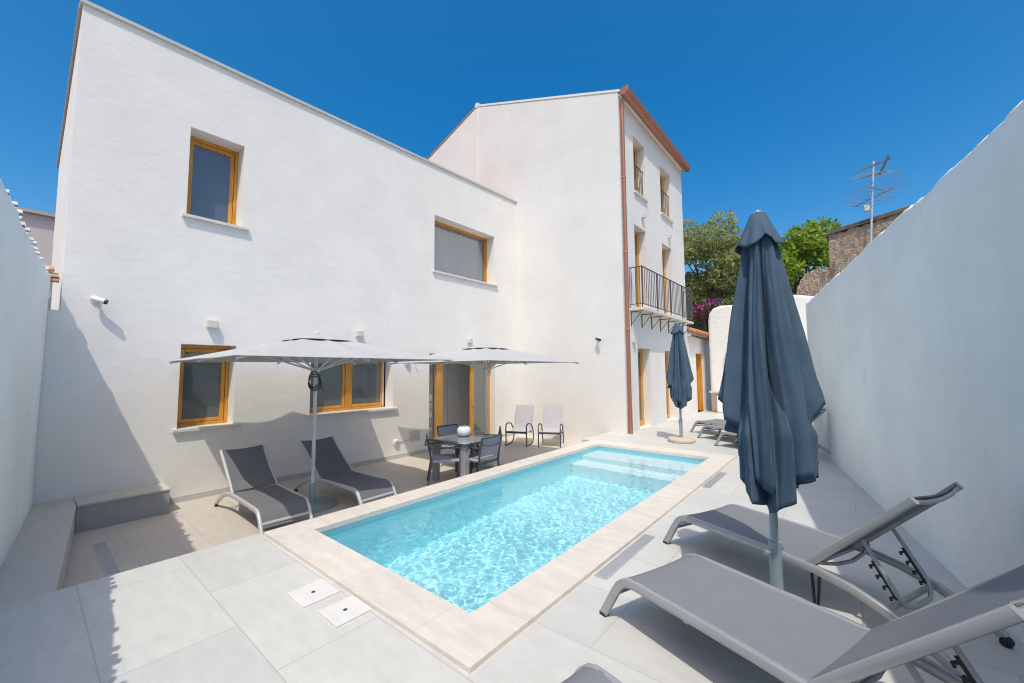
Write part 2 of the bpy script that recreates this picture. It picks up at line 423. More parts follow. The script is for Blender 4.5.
wv = np.stack([gx, gy, gz], -1).reshape(-1, 3).tolist()
ia = (np.arange(ny)[:, None]*(nx+1)+np.arange(nx)[None, :]).reshape(-1)
wf = np.stack([ia, ia+1, ia+nx+2, ia+nx+1], -1).tolist()
me = bpy.data.meshes.new('water'); me.from_pydata(wv, [], wf); me.shade_smooth(); me.materials.append(wm)
water = bpy.data.objects.new('pool_water', me); C.objects.link(water); tag(water, kind='structure')
try:
    water.cycles.is_caustics_caster = True
    for o in (basin, steps): o.cycles.is_caustics_receiver = True
except Exception as ex: print('caustics', ex)

# small fittings in the paving
def lid(x0, x1, y0, y1, label):
    t = thing('skimmer_lid', label, 'access cover', ((x0+x1)/2, (y0+y1)/2, 0), 0, 'white access covers in the paving')
    a, b = (x1-x0)/2, (y1-y0)/2
    m_ = MB(); m_.box(-a, a, -b, b, .001, .008); m_.build('cover_plate', M['lid'], t, bevel=.002)
    m_ = MB(); m_.lathe((0, 0, .008), [(.014, 0), (.014, .002), (.006, .003)], 14); m_.build('finger_hole', M['cord'], t)
lid(1.29, 1.55, 2.92, 3.20, 'white square access cover in the paving, the one nearer the patio loungers')
lid(1.33, 1.58, 2.54, 2.80, 'white square access cover in the paving, the one nearer the pool corner')
def grate(x0, x1, y0, y1, z, label, along='x'):
    t = thing('drain_grate', label, 'drain grate', ((x0+x1)/2, (y0+y1)/2, z), 0, 'slotted drain grates')
    a, b = (x1-x0)/2, (y1-y0)/2
    m_ = MB(); e = .008
    m_.box(-a, a, -b, -b+e, .001, .007); m_.box(-a, a, b-e, b, .001, .007); m_.box(-a, -a+e, -b+e, b-e, .001, .007); m_.box(a-e, a, -b+e, b-e, .001, .007)
    m_.build('rim', M['steel'], t)
    m_ = MB(); m_.box(-a+e, a-e, -b+e, b-e, .0005, .0015); m_.build('channel', M['alu'], t)
    m_ = MB(); n = int((2*a if along == 'x' else 2*b)/.014)
    for k in range(n):
        if along == 'x':
            x = -a+e+(2*a-2*e)*(k+.5)/n; m_.box(x-.005, x+.005, -b+e, b-e, .0016, .0062)
        else:
            y = -b+e+(2*b-2*e)*(k+.5)/n; m_.box(-a+e, a-e, y-.005, y+.005, .0016, .0062)
    m_.build('slats', M['steel'], t)
grate(2.91, 3.93, 1.49, 1.595, 0, 'grey slotted drain grate beside the near half of the pool edging')
grate(5.96, 6.98, 1.495, 1.60, 0, 'grey slotted drain grate beside the far half of the pool edging')
grate(.60, .705, 5.1, 6.68, DZ, 'metal slotted drain grate sunk in the shaded lower patio', 'y')

# ------------------------------------------------------------------ low white house
house = thing('white_house', 'long low white house with honey wood windows and a sliding door onto the patio', 'house', (0, 0, 0))
HX0, HX1, HB = .26, GX, 13.0
top_l, top_r = 6.66, 6.90
W1, W2 = (1.49, 2.235, 4.06, 5.49), (6.41, 8.66, 4.10, 5.54)
W3, W4 = (1.51, 2.235, .75, 2.04), (3.46, 5.27, .79, 2.03)
DR = (6.28, 8.66, DZ, 2.03)
RV, DRV = .33, .20
hz0 = -.6
f = MB()
wall_open(f, (HX0, FY, hz0), (1, 0, 0), (0, 0, 1), (0, 1, 0), HX1-HX0, 7.0,
          [(h[0]-HX0, h[1]-HX0, h[2]-hz0, h[3]-hz0) for h in (W1, W2, W3, W4, DR)], RV+.06,
          top=lambda u: (top_l + (top_r-top_l)*u/(HX1-HX0)) - hz0)
bk = 6.12
f.quad((HX0, FY, hz0), (HX0, HB, hz0), (HX0, HB, bk), (HX0, FY, top_l))           # gable end
f.quad((HX0, HB, hz0), (HX1, HB, hz0), (HX1, HB, bk), (HX0, HB, bk))
f.build('wall', M['white'], house)
rf = MB(); rf.add([(HX0+.03, FY+.1, top_l-.03), (HX1, FY+.1, top_r-.03), (HX1, HB+.2, bk+.05), (HX0+.03, HB+.2, bk+.05)], [(0, 1, 2, 3)])
rf.build('roof', M['terracotta'], house)
ce = MB(); ce.add([(HX0-.03, FY-.035, top_l), (HX1, FY-.035, top_r), (HX1, FY+.14, top_r), (HX0-.03, FY+.14, top_l),
                   (HX0-.03, FY-.035, top_l+.05), (HX1, FY-.035, top_r+.05), (HX1, FY+.14, top_r+.05), (HX0-.03, FY+.14, top_l+.05)],
                  [(3,2,1,0),(4,5,6,7),(0,1,5,4),(1,2,6,5),(2,3,7,6),(3,0,4,7)])
ce.build('roof_edge', M['cap'], house)
ve = MB(); ve.prism([(HX0-.035, FY+.14, top_l-.0), (HX0-.035, HB+.2, bk+.01), (HX0-.035, HB+.2, bk+.07), (HX0-.035, FY+.14, top_l+.06)], (.07, 0, 0))
ve.build('verge', M['roofedge'], house)
sk = MB(); sk.box(1.39, DR[0], FY-.012, FY, DZ, DZ+.09); sk.box(DR[1], HX1, FY-.012, FY, DZ, DZ+.09); sk.build('skirting', M['cap'], house)

def frame_bars(mb, x0, x1, z0, z1, y0, y1, w_=.085):
    mb.box(x0, x0+w_, y0, y1, z0, z1); mb.box(x1-w_, x1, y0, y1, z0, z1)
    mb.box(x0+w_, x1-w_, y0, y1, z1-w_, z1); mb.box(x0+w_, x1-w_, y0, y1, z0, z0+w_)
def window(parent, o, y, label=None, mull=False, sill=True, gl='glass', bar=.085, fixed=False):
    x0, x1, z0, z1 = o
    m_ = MB(); frame_bars(m_, x0, x1, z0, z1, y-.03, y+.05, .05)
    if mull:
        c = x0 + (x1-x0)*.50; m_.box(c-.05, c+.05, y-.03, y+.05, z0+.05, z1-.05)
        cells = [(x0+.05, c-.05), (c+.05, x1-.05)]
    else: cells = [(x0+.05, x1-.05)]
    fr_ = m_.build('window', M['wood'], parent, bevel=.006)
    for a, b in cells:
        s_ = MB(); frame_bars(s_, a+.003, b-.003, z0+.053, z1-.053, y-.008, y+.04, .06 if not fixed else .02); s_.build('sash', M['wood'], fr_, bevel=.006)
        p_ = MB(); p_.box(a+.05 if not fixed else a+.02, b-.05 if not fixed else b-.02, y+.012, y+.022, z0+.1 if not fixed else z0+.06, z1-.1 if not fixed else z1-.06); p_.build('pane', M[gl], fr_)
    if sill:
        q = MB(); q.box(x0-.055, x1+.10, FY-.055, y-.031, z0-.045, z0+.004); q.build('sill', M['sill'], fr_, bevel=.005)
    return fr_
window(house, W1, FY+RV, gl='glass2')
window(house, W2, FY+RV, gl='clear2', fixed=True)
m_ = MB(); cx_ = [W2[0]+.07+(W2[1]-W2[0]-.14)*k/160 for k in range(161)]
m_.add([(x, FY+RV+.12+.018*math.sin(x*38)+.01*math.sin(x*15), z) for z in (W2[2]+.07, W2[3]-.07) for x in cx_], [(k, k+1, 162+k, 161+k) for k in range(160)])
m_.build('curtain', M['curtain'], house, smooth=True)
window(house, W3, FY+RV)
window(house, W4, FY+RV, mull=True)
# shutter slat line in the lower-left window bottom rail
# sliding door with room behind it
y = FY+DRV; x0, x1, z0, z1 = DR
m_ = MB(); m_.box(x0, x0+.03, y+.05, y+.1, z0, z1); m_.box(x1-.15, x1, y, y+.1, z0, z1); m_.box(x0+.03, x1-.15, y, y+.1, z1-.08, z1); m_.box(x0+.03, x1-.15, y, y+.1, z0, z0+.03)
door = m_.build('sliding_door', M['wood'], house, bevel=.004)
m_ = MB(); m_.box(6.62, 6.84, y-.045, y-.003, z0+.03, z1-.08); m_.build('stile', M['wood'], door, bevel=.004)
m_ = MB(); m_.box(7.83, 7.97, y-.045, y-.003, z0+.03, z1-.08); m_.box(7.97, x1-.15, y-.045, y-.003, z0+.031, z0+.16); m_.build('stile', M['wood'], door, bevel=.004)
m_ = MB(); m_.box(x0+.03, 6.62, y+.03, y+.04, z0+.03, z1-.08); m_.build('pane', M['clear'], door)
m_ = MB(); m_.box(7.97, x1-.15, y-.03, y-.02, z0+.16, z1-.08); m_.build('pane', M['clear'], door)
m_ = MB(); m_.tube([(7.9, y-.06, .65), (7.9, y-.085, .66), (7.9, y-.085, .86), (7.9, y-.06, .87)], .01, 8); m_.build('handle', M['steel'], door)
rm = MB(); ry0, ry1 = y+.1, y+3.6
rm.cur = 0; rm.quad((5.2, ry1, z0), (9.6, ry1, z0), (9.6, ry1, 2.4), (5.2, ry1, 2.4)); rm.quad((5.2, ry0, z0), (5.2, ry1, z0), (5.2, ry1, 2.4), (5.2, ry0, 2.4))
rm.quad((9.6, ry0, z0), (9.6, ry1, z0), (9.6, ry1, 2.4), (9.6, ry0, 2.4)); rm.quad((5.2, ry0, 2.4), (9.6, ry0, 2.4), (9.6, ry1, 2.4), (5.2, ry1, 2.4))
rm.quad((5.2, ry0, z0), (6.2, ry0, z0), (6.2, ry0, 2.4), (5.2, ry0, 2.4)); rm.quad((8.7, ry0, z0), (9.6, ry0, z0), (9.6, ry0, 2.4), (8.7, ry0, 2.4))
rm.cur = 1; rm.quad((5.2, FY, z0+.004), (9.6, FY, z0+.004), (9.6, ry1, z0+.004), (5.2, ry1, z0+.004))
rm.build('room', [M['room'], M['roomfloor']], house)
wd = MB()
for k in range(5): wd.box(6.9+k*.52, 6.9+k*.52+.505, ry0+.9, ry0+1.5, z0+.08, 2.25)
wd.build('wardrobe', M['wardrobe'], house, bevel=.004)

# ------------------------------------------------------------------ tall house
tall = thing('tall_house', 'tall white gabled house with copper gutter, balcony and narrow wooden doors', 'house', (0, 0, 0))
RY, RZ = 9.54, 10.86; EZ = 8.97; BY = 13.2; BZ = RZ-(BY-RY)*.363
u = lambda a, b, c, d: (a-GX, b-GX, c+.6, d+.6)
TH = [(10.62, 11.45, 6.58, 8.2), (12.74, 13.72, 6.6, 8.2), (10.53, 11.38, 3.26, 5.62), (12.7, 13.62, 3.26, 5.62), (10.52, 11.40, 0.012, 2.19), (12.64, 13.55, 0.012, 2.19)]
f = MB(); TRV = .28
wall_open(f, (GX, TY, -.6), (1, 0, 0), (0, 0, 1), (0, 1, 0), TX-GX, EZ+.6, [u(*h) for h in TH], TRV+.05)
f.add([(GX, TY, -.6), (GX, TY, EZ), (GX, RY, RZ), (GX, BY, BZ), (GX, BY, -.6)], [(0, 1, 2, 3, 4)])
f.add([(TX, TY, -.6), (TX, TY, EZ), (TX, RY, RZ), (TX, BY, BZ), (TX, BY, -.6)], [(0, 1, 2, 3, 4)])
f.quad((GX, BY, -.6), (TX, BY, -.6), (TX, BY, BZ), (GX, BY, BZ))
f.build('wall', M['white2'], tall)
for sgn, (ya, za, yb, zb) in enumerate(((TY-.12, EZ-.045, RY, RZ), (BY+.1, BZ-.035, RY, RZ))):
    r_ = MB(); r_.prism([(GX-.015, ya, za+.004), (GX-.015, yb, zb+.004), (GX-.015, yb, zb+.07), (GX-.015, ya, za+.07)], (TX-GX+.05, 0, 0))
    r_.build('roof_slope', M['white2'] if sgn == 0 else M['terracotta'], tall)
# cover with low tile courses set back from the verge
r_ = MB()
for k in range(24):
    xx = GX+.35+k*.21
    r_.tube([(xx, TY-.02, EZ+.05), (xx, RY, RZ+.09)], .075, 8)
r_.build('roof_tiles', M['terracotta'], tall)
rc = MB(); rc.tube([(GX-.02, RY, RZ+.05), (TX+.03, RY, RZ+.05)], .09, 10); rc.build('ridge_cap', M['white2'], tall)
# copper gutter + downpipe
gt = MB(); gt.sweep([(GX-.06, TY-.2, EZ-.09), (TX+.08, TY-.2, EZ-.09)], [(.05, -.11), (.06, .11), (.045, .115), (.035, -.09), (-.06, -.09), (-.06, .11), (-.075, .11), (-.075, -.105)], (0, 0, 1))
gt = MB()
prof = [(TY-.31, EZ+.03), (TY-.30, EZ-.12), (TY-.26, EZ-.17), (TY-.17, EZ-.18), (TY-.10, EZ-.15), (TY-.08, EZ+.0)]
gt.prism([(GX-.07, a, b) for a, b in prof], (TX-GX+.18, 0, 0)); gt.build('gutter', M['copper'], tall, bevel=.006)
sf = MB(); sf.box(GX+.02, TX, TY-.12, TY, EZ-.10, EZ-.05); sf.build('eave_board', M['white2'], tall)
dp = MB(); px_ = GX+.07
dp.tube([(px_, TY-.14, EZ-.14), (px_, TY-.12, EZ-.22), (px_, TY-.075, EZ-.34), (px_, TY-.075, .6)], .047, 12); dp.build('downpipe', M['copper'], tall, smooth=40)
dp = MB(); dp.tube([(px_, TY-.075, .62), (px_, TY-.075, 0)], .054, 12); dp.build('downpipe_shoe', M['copper'], tall, smooth=40)
for zz in (2.6, 4.6, 6.6):
    dp = MB(); dp.lathe((px_, TY-.075, zz), [(.049, 0), (.056, .01), (.056, .03), (.049, .04)], 12); dp.build('pipe_clip', M['copper'], tall, smooth=40)
def tall_opening(o, kind):
    x0, x1, z0, z1 = o; y = TY+TRV-.06
    m_ = MB(); m_.box(x0, x0+.09, y, y+.08, z0, z1); m_.box(x1-.13, x1, y, y+.08, z0, z1); m_.box(x0+.09, x1-.13, y, y+.08, z1-.10, z1); m_.box(x0+.09, x1-.13, y, y+.08, z0, z0+(.16 if kind != 'window' else .09))
    fr_ = m_.build('door' if kind != 'window' else 'window', M['wood'], tall, bevel=.005)
    c = (x0+x1)/2; m_ = MB(); m_.box(c-.05, c+.05, y-.01, y+.06, z0+.09, z1-.1); m_.build('stile', M['wood'], fr_)
    m_ = MB(); m_.box(x0+.09, c-.05, y+.03, y+.04, z0+.1, z1-.1); m_.box(c+.05, x1-.13, y+.03, y+.04, z0+.1, z1-.1); m_.build('pane', M['glass'], fr_)
    if kind == 'window':
        m_ = MB(); m_.box(x0-.06, x1+.06, TY-.06, y-.002, z0-.06, z0+.004); m_.build('sill', M['sill'], fr_, bevel=.005)
        m_ = MB(); yy = TY+.06
        for zz in (z0+.08, z0+.86): m_.bar([(x0, yy, zz), (x1, yy, zz)], .03, .016, (0, 0, 1))
        n = 7
        for k in range(n):
            xx = x0+(x1-x0)*(k+.5)/n; m_.tube([(xx, yy, z0+.08), (xx, yy, z0+.86)], .009, 6)
        m_.build('guard_rail', M['iron'], fr_)
for o_, k_ in zip(TH, ('window', 'window', 'balcony', 'balcony', 'door', 'door')): tall_opening(o_, k_)
# balcony
bal = MB(); BX0, BX1, BYO, BZ0 = 10.08, 14.56, 3.97, 3.17
for k in range(6):
    a = BX0+(BX1-BX0)*k/6; bal.box(a+.004, a+(BX1-BX0)/6-.004, BYO-.02, TY, BZ0-.02, BZ0+.045)
balo = bal.build('balcony', M['sill'], tall, bevel=.006)
for k in range(7):
    xx = BX0+.06+(BX1-BX0-.12)*k/6; m_ = MB()
    m_.bar([(xx, TY-.012, BZ0-.04), (xx, TY-.012, BZ0-.42)], .022, .022, (1, 0, 0))
    m_.bar([(xx, TY, BZ0-.05), (xx, BYO, BZ0-.05)], .022, .022, (1, 0, 0))
    m_.tube([(xx, TY-.02, BZ0-.38), (xx, BYO+.06, BZ0-.07)], .009, 6); m_.build('bracket', M['iron'], balo)
m_ = MB(); zt, zb = BZ0+1.12, BZ0+.14
path = [(BX0+.02, TY), (BX0+.02, BYO), (BX1-.02, BYO), (BX1-.02, TY)]
for zz, hh in ((zt, .022), (zb, .016)):
    for a, b in zip(path[:-1], path[1:]): m_.bar([(*a, zz), (*b, zz)], hh, .03, (0, 0, 1))
def bars(a, b, n):
    for k in range(n):
        q = (k+.5)/n; x = a[0]+(b[0]-a[0])*q; y_ = a[1]+(b[1]-a[1])*q; m_.tube([(x, y_, zb), (x, y_, zt)], .0085, 6)
bars(path[0], path[1], 3); bars(path[1], path[2], 36); bars(path[2], path[3], 3)
for a in path: m_.bar([(*a, BZ0+.045), (*a, zt+.015)], .022, .022, (1, 0, 0))
for k in range(1, 4):
    xx = BX0+(BX1-BX0)*k/4; m_.bar([(xx, BYO, BZ0+.045), (xx, BYO, zt)], .02, .02, (1, 0, 0))
m_.build('railing', M['iron'], balo)
# wall joint on the gable, drawn as an added slim tube
m_ = MB(); m_.tube([(GX-.012, RY-.02, 6.9), (GX-.012, RY-.02, RZ-.1)], .012, 6); m_.build('joint_line', M['white'], tall)

# ------------------------------------------------------------------ garden walls
def rough_wall(name, label, pts, thick, ztop, zbot, m, nrm_side, jag, cell=.12, capmat=None, bulge=.004, seed=1):
    """wall whose visible face follows pts (x,y); thickness goes to the nrm_side; top edge uneven"""
    rr = random.Random(seed); t = thing(name, label, 'wall', (0, 0, 0)); mb = MB()
    (ax, ay), (bx, by) = pts; Ld = math.hypot(bx-ax, by-ay); ux, uy = (bx-ax)/Ld, (by-ay)/Ld; nx_, ny_ = -uy*nrm_side, ux*nrm_side
    n = int(Ld/cell); nz = int((ztop-zbot)/.25); ph = [rr.uniform(0, 6.28) for _ in range(12)]
    def dis(s, z): return bulge*(math.sin(s*1.3+ph[0])*math.sin(z*1.7+ph[1]) + .6*math.sin(s*3.1+ph[2]+z) + .4*math.sin(z*4.3+s*2.3+ph[3]))
    tops = [ztop + jag*(.5*math.sin(i*cell*2.1+ph[4]) + .4*math.sin(i*cell*6.3+ph[5]) + rr.uniform(-.5, .5)) for i in range(n+1)]
    vs = []; cols = nz+3
    for i in range(n+1):
        s = Ld*i/n; x, y_ = ax+ux*s, ay+uy*s; tp = tops[i]
        for k in range(nz+1):
            z = zbot + (tp-.05-zbot)*k/nz; dd = dis(s, z); vs.append((x+nx_*dd, y_+ny_*dd, z))
        vs.append((x+nx_*.05, y_+ny_*.05, tp)); vs.append((x+nx_*thick, y_+ny_*thick, tp-.02))
    m2 = cols
    fs = [(i*m2+k, (i+1)*m2+k, (i+1)*m2+k+1, i*m2+k+1) for i in range(n) for k in range(m2-1)]
    b0 = len(vs)
    for i in range(n+1):
        s = Ld*i/n; vs.append((ax+ux*s+nx_*thick, ay+uy*s+ny_*thick, zbot))
    fs += [(i*m2+m2-1, (i+1)*m2+m2-1, b0+i+1, b0+i) for i in range(n)]
    fs.append([*range(0, m2), b0]); fs.append([n*m2+k for k in range(m2)] + [b0+n])
    mb.add(vs, fs); mb.build('wall_face', m, t, smooth=50); return t, (ux, uy, nx_, ny_)
rw_line = lambda x: -.72+(x-3.83)*.1850
rough_wall('boundary_wall', 'tall pale blue-white plastered wall in shade along the right side of the pool terrace', ((-3.5, rw_line(-3.5)), (10.98, rw_line(10.98)+.02)), .3, 3.065, -.05, M['limewash'], -1, .02, cell=.07, seed=4)
lw_x = lambda y_: .15+(y_-7.8)*.0827
lt, _ = rough_wall('side_wall', 'shaded blue-white wall at left, its top edged with crumbly whitewashed tiles', ((lw_x(7.80), 7.80), (lw_x(4.03), 4.03)), .32, 2.88, -.4, M['limewash'], -1, .03, seed=8)
def tile_row(parent, ya, yb, z, step=.085, r=.034):
    rr = random.Random(5); m_ = MB(); y_ = ya
    while y_ > yb:
        x = lw_x(y_); q = rr.uniform(-.03, .03); zz = z+rr.uniform(-.02, .02); rad = r*rr.uniform(.8, 1.1)
        ring = [(rad*math.cos(R(a)), rad*math.sin(R(a))) for a in range(0, 181, 30)]
        pts = []
        for xx, k in ((x-.02+q*.8, 1), (x-.36, .85)):
            for c_, s_ in ring: pts.append((xx, y_+c_*k, zz+s_*k))
        nr = len(ring)
        m_.add(pts, [(i, i+1, nr+i+1, nr+i) for i in range(nr-1)] + [tuple(range(nr)), tuple(range(2*nr-1, nr-1, -1))]); y_ -= step*rr.uniform(.85, 1.15)
    return m_.build('coping_tiles', M['whitetile'], parent, smooth=40)
tile_row(lt, 7.72, 4.06, 2.87)
lt2, _ = rough_wall('low_wall', 'low whitewashed wall with tile coping continuing the left side wall', ((lw_x(4.02), 4.02), (lw_x(-2.5), -2.5)), .32, 1.57, -.05, M['limewash'], -1, .03, seed=9)
tile_row(lt2, 3.96, -2.4, 1.57)
m_ = MB(); m_.box(-.3, HX0, FY, FY+.3, DZ, 2.42); m_.build('wall_return', M['white'], lt)
m_ = MB(); m_.box(-.3, HX0-.08, FY+.10, FY+.28, 2.421, 2.95); m_.build('wall_end', M['limewash2'], lt, bevel=.02)
# loose terracotta tiles in the gap where the side wall meets the house
for k, (z, dx, ln, lab) in enumerate(((2.93, .03, .13, 'top'), (2.84, .05, .15, 'second'), (2.79, .06, .15, 'third'), (2.58, .0, .11, 'fourth'), (2.50, .0, .12, 'lowest'))):
    m_ = MB(); x = .04+dx
    m_.add([(x+ln*.9*a, 7.80+.12*b, z+.045*math.sin(b*math.pi)+c) for c in (0, .02) for a in (0, 1) for b in (0, .25, .5, .75, 1)],
           [(i, i+1, i+6, i+5) for i in range(4)] + [(10+i, 15+i, 16+i, 11+i) for i in range(4)] + [(i, 10+i, 11+i, i+1) for i in range(4)] + [(5+i, 6+i, 16+i, 15+i) for i in range(4)] + [(0, 5, 15, 10), (4, 14, 19, 9)])
    tag(m_.build('roof_tile', M['tilelight']), {'top': 'topmost orange roof tile stacked in the gap beside the house corner', 'second': 'second orange roof tile from the top in the gap beside the house corner',
        'third': 'middle orange roof tile in the gap beside the house corner', 'fourth': 'short orange roof tile just above the lowest one beside the house corner', 'lowest': 'lowest short orange roof tile in the gap beside the house corner'}[lab], 'roof tile', 'loose roof tiles on the side wall')
# neighbour's house seen beyond the side wall
t = thing('neighbour_house', 'pale pinkish house showing a sliver above the left side wall', 'house', (0, 0, 0))
m_ = MB(); m_.box(-6, 1.6, 16, 22, -1, 5.72); m_.build('wall', M['pinkhouse'], t)
m_ = MB(); m_.box(-6.1, 1.7, 15.88, 22.1, 5.722, 5.80); m_.build('roof_edge', M['roofedge'], t)
m_ = MB()
for k in range(16): m_.tube([(-5.8+k*.25, 15.9, 5.85), (-5.8+k*.25, 19, 6.6)], .1, 8)
m_.build('roof_tiles', M['terracotta'], t)

# back wall, low tiled annexe
t = thing('end_wall', 'thick bright white wall with rounded shoulder closing the far end of the terrace', 'wall', (0, 0, 0))
mb = MB(); prof = [(4.05, -.05), (4.05, 3.45), (4.0, 3.75), (3.86, 3.93), (3.6, 4.02), (3.2, 4.0), (2.6, 4.12), (2.0, 4.1), (1.3, 4.16), (.8, 4.05), (.2, 4.0), (-1.5, 3.9), (-1.5, -.05)]
mb.prism([(16.8, a, b) for a, b in prof], (.55, 0, 0)); mb.build('wall_face', M['limewash2'], t, bevel=.08)
mb = MB(); mb.box(16.35, 16.796, 2.2, 3.75, .0, .62); mb.build('masonry_counter', M['limewash2'], t, bevel=.04)
mb = MB(); mb.box(16.32, 16.798, 2.2, 3.98, .72, .79); mb.build('shelf', M['cap'], t, bevel=.01)
t = thing('tiled_annexe', 'low white annexe with terracotta eave tiles and one wooden door beyond the tall house', 'annexe', (0, 0, 0))
mb = MB(); wall_open(mb, (TX+.003, 4.33, -.05), (1, 0, 0), (0, 0, 1), (0, 1, 0), 5.0, 2.85, [(1.05, 1.95, .05, 2.25)], .25); 
mb.quad((20, 4.33, -.05), (20, 8, -.05), (20, 8, 2.8), (20, 4.33, 2.8)); mb.build('wall', M['white2'], t)
mb = MB(); mb.prism([(TX+.003, 4.10, 2.80), (TX+.003, 8.0, 4.55), (TX+.003, 8.0, 4.62), (TX+.003, 4.10, 2.87)], (5.0, 0, 0)); ro = mb.build('roof', mat('dusty_tan_tiles', (.34, .235, .165), .9), t)
mb = MB()
for k in range(24):
    xx = TX+.12+k*.2
    mb.tube([(xx, 4.04, 2.90), (xx, 4.6, 3.15)], .075, 8)
mb.build('eave_tiles', M['terracotta'], ro)
mb = MB(); mb.box(16.06, 16.94, 4.52, 4.56, 0, 2.2); dr = mb.build('door', M['wood'], t)
mb = MB(); mb.box(16.05, 16.13, 4.36, 4.515, 0, 2.2); mb.box(16.87, 16.95, 4.36, 4.515, 0, 2.2); mb.build('door_frame', M['wood'], dr)
mb = MB(); mb.lathe((16.72, 3.25, 1.66), [(.10, 0), (.13, .02), (.21, .5), (.215, .52), (.19, .52), (.12, .05)], 20)
tag(mb.build('wall_planter', M['cream']), 'cream tapered planter hanging on the bright white end wall', 'planter')

# ruin behind the boundary wall
def ruin(name, label, poly, x, thick, seed):
    rr = random.Random(seed); mb = MB()
    # dense grid clipped by the polyline top
    ys_ = [poly[0][0] + (poly[-1][0]-poly[0][0])*i/60 for i in range(61)]
    def top(y_):
        for (a, b), (c, d_) in zip(poly[:-1], poly[1:]):
            if min(a, c)-1e-9 <= y_ <= max(a, c)+1e-9:
                q = 0 if a == c else (y_-a)/(c-a); return b+(d_-b)*q
        return poly[-1][1]
    nz = 40; vs = []
    for y_ in ys_:
        tp = top(y_)+rr.uniform(-.05, .05)
        for k in range(nz+1):
            z = tp*k/nz; vs.append((x+rr.uniform(-.025, .025), y_+rr.uniform(-.01, .01), z))
        vs.append((x+thick, y_, tp+rr.uniform(-.05, .05))); vs.append((x+thick, y_, 0))
    c_ = nz+3
    fs = [(i*c_+k, (i+1)*c_+k, (i+1)*c_+k+1, i*c_+k+1) for i in range(60) for k in range(c_-1)]
    fs.append(tuple(range(c_))); fs.append(tuple(60*c_+k for k in range(c_)))
    mb.add(vs, fs); return tag(mb.build(name, M['rubble']), label, 'ruined wall')
ru = ruin('ruined_wall', 'tall dark rubble stone wall with sloping top behind the right wall', [(.254, 6.28), (-1.67, 6.63), (-5.7, 7.3)], 17.9, 1.1, 2)
mb = MB(); mb.prism([(17.8, .30, 6.29), (17.8, -5.7, 7.32), (17.8, -5.7, 7.44), (17.8, .30, 6.41)], (1.3, 0, 0)); mb.build('roof_slab', M['bark'], ru)
ruin('broken_wall', 'crumbling low wall of stones and bricks beside the tall rubble wall', [(1.30, 4.0), (1.22, 4.5), (.96, 5.0), (.58, 5.12), (.26, 5.05), (-.77, 5.02)], 17.55, .3, 3)
# rusty bracket with two teal insulators
t = thing('insulator_bracket', 'small rusty bracket with two teal insulators on the broken stone wall', 'bracket', (17.44, .22, 5.02)); t.scale = (.72,)*3
mb = MB(); mb.tube([(0, .19, -.02), (0, -.14, .02)], .03, 8); mb.tube([(0, .02, .0), (0, -.02, -.26)], .035, 8); mb.tube([(0, 0, 0), (0, -.13, .26)], .025, 8); mb.tube([(0, -.12, .26), (0, -.16, .08)], .02, 8); mb.build('bracket_arm', M['rust'], t)
for yy in (.22, -.16):
    mb = MB(); mb.lathe((0, yy, -.03), [(.03, 0), (.07, .02), (.06, .07), (.075, .09), (.03, .12)], 12); mb.build('insulator', M['teal'], t)

# TV antenna
AY = -.70; t = thing('tv_antenna', 'tall mast with several thin TV aerials on top of the rubble wall', 'aerial', (17.82, AY*1.27, -.434)); t.scale = (1.27,)*3
mb = MB(); mb.tube([(-.12, .05, 4.75), (-.12, -.12, 7.0)], .03, 10); mb.build('mast', M['steel'], t, smooth=40)
mb = MB(); mb.box(-.2, -.06, .02, .12, 5.72, 5.86); mb.build('junction_box', M['cream'], t)
def aerial(z, boomdir, bl, n, el, tilt=0):
    mb = MB(); b = Vector(boomdir).normalized(); c0 = Vector((-.12, -.05-(z-5)*.05, z)); s_ = Vector((-b.y, b.x, 0)).normalized()
    mb.bar([c0-b*bl*.45, c0+b*bl*.55], .022, .022, (0, 0, 1))
    for k in range(n):
        p_ = c0 + b*bl*(-.43+.96*k/(n-1)); e = el*(1-.3*k/(n-1)); mb.tube([p_-s_*e/2, p_+s_*e/2], .0055, 6)
    mb.build('aerial_array', M['aerial'], t)
aerial(6.05, (.5, .55, -.05), 1.0, 6, 1.5); aerial(6.28, (.6, -.35, 0), .9, 5, 1.5); aerial(6.65, (.8, .5, .25), .9, 7, 1.0); aerial(6.9, (.7, -.6, .35), .8, 8, .55)
mb = MB(); mb.bar([(-.12, -.22, 6.62), (-.12, -.42, 7.06)], .04, .05, (1, 0, 0)); mb.build('dipole_box', M['darkmetal'], t)

# ------------------------------------------------------------------ trees
def leaf_cloud(mb, centers, n, size, rr, flat=.5, upbias=.3):
    for _ in range(n):
        c, rad, sq = rr.choice(centers)
        while True:
            v = Vector((rr.uniform(-1, 1), rr.uniform(-1, 1), rr.uniform(-1, 1)))
            if .02 < v.length <= 1: break
        v = v.normalized()*(v.length**.45)
        p_ = Vector(c)+Vector((v.x*rad, v.y*rad, v.z*rad*sq))
        d1 = Vector((rr.gauss(0, 1), rr.gauss(0, 1), rr.gauss(0, 1)+upbias)).normalized(); d2 = d1.orthogonal().normalized(); d2.rotate(Matrix.Rotation(rr.uniform(0, 6.28), 3, d1))
        s_ = size*rr.uniform(.6, 1.4); w_ = s_*flat
        mb.add([p_-d2*w_*.1, p_+d1*s_*.5-d2*w_*.5, p_+d1*s_, p_+d1*s_*.5+d2*w_*.5], [(0, 1, 2, 3)])
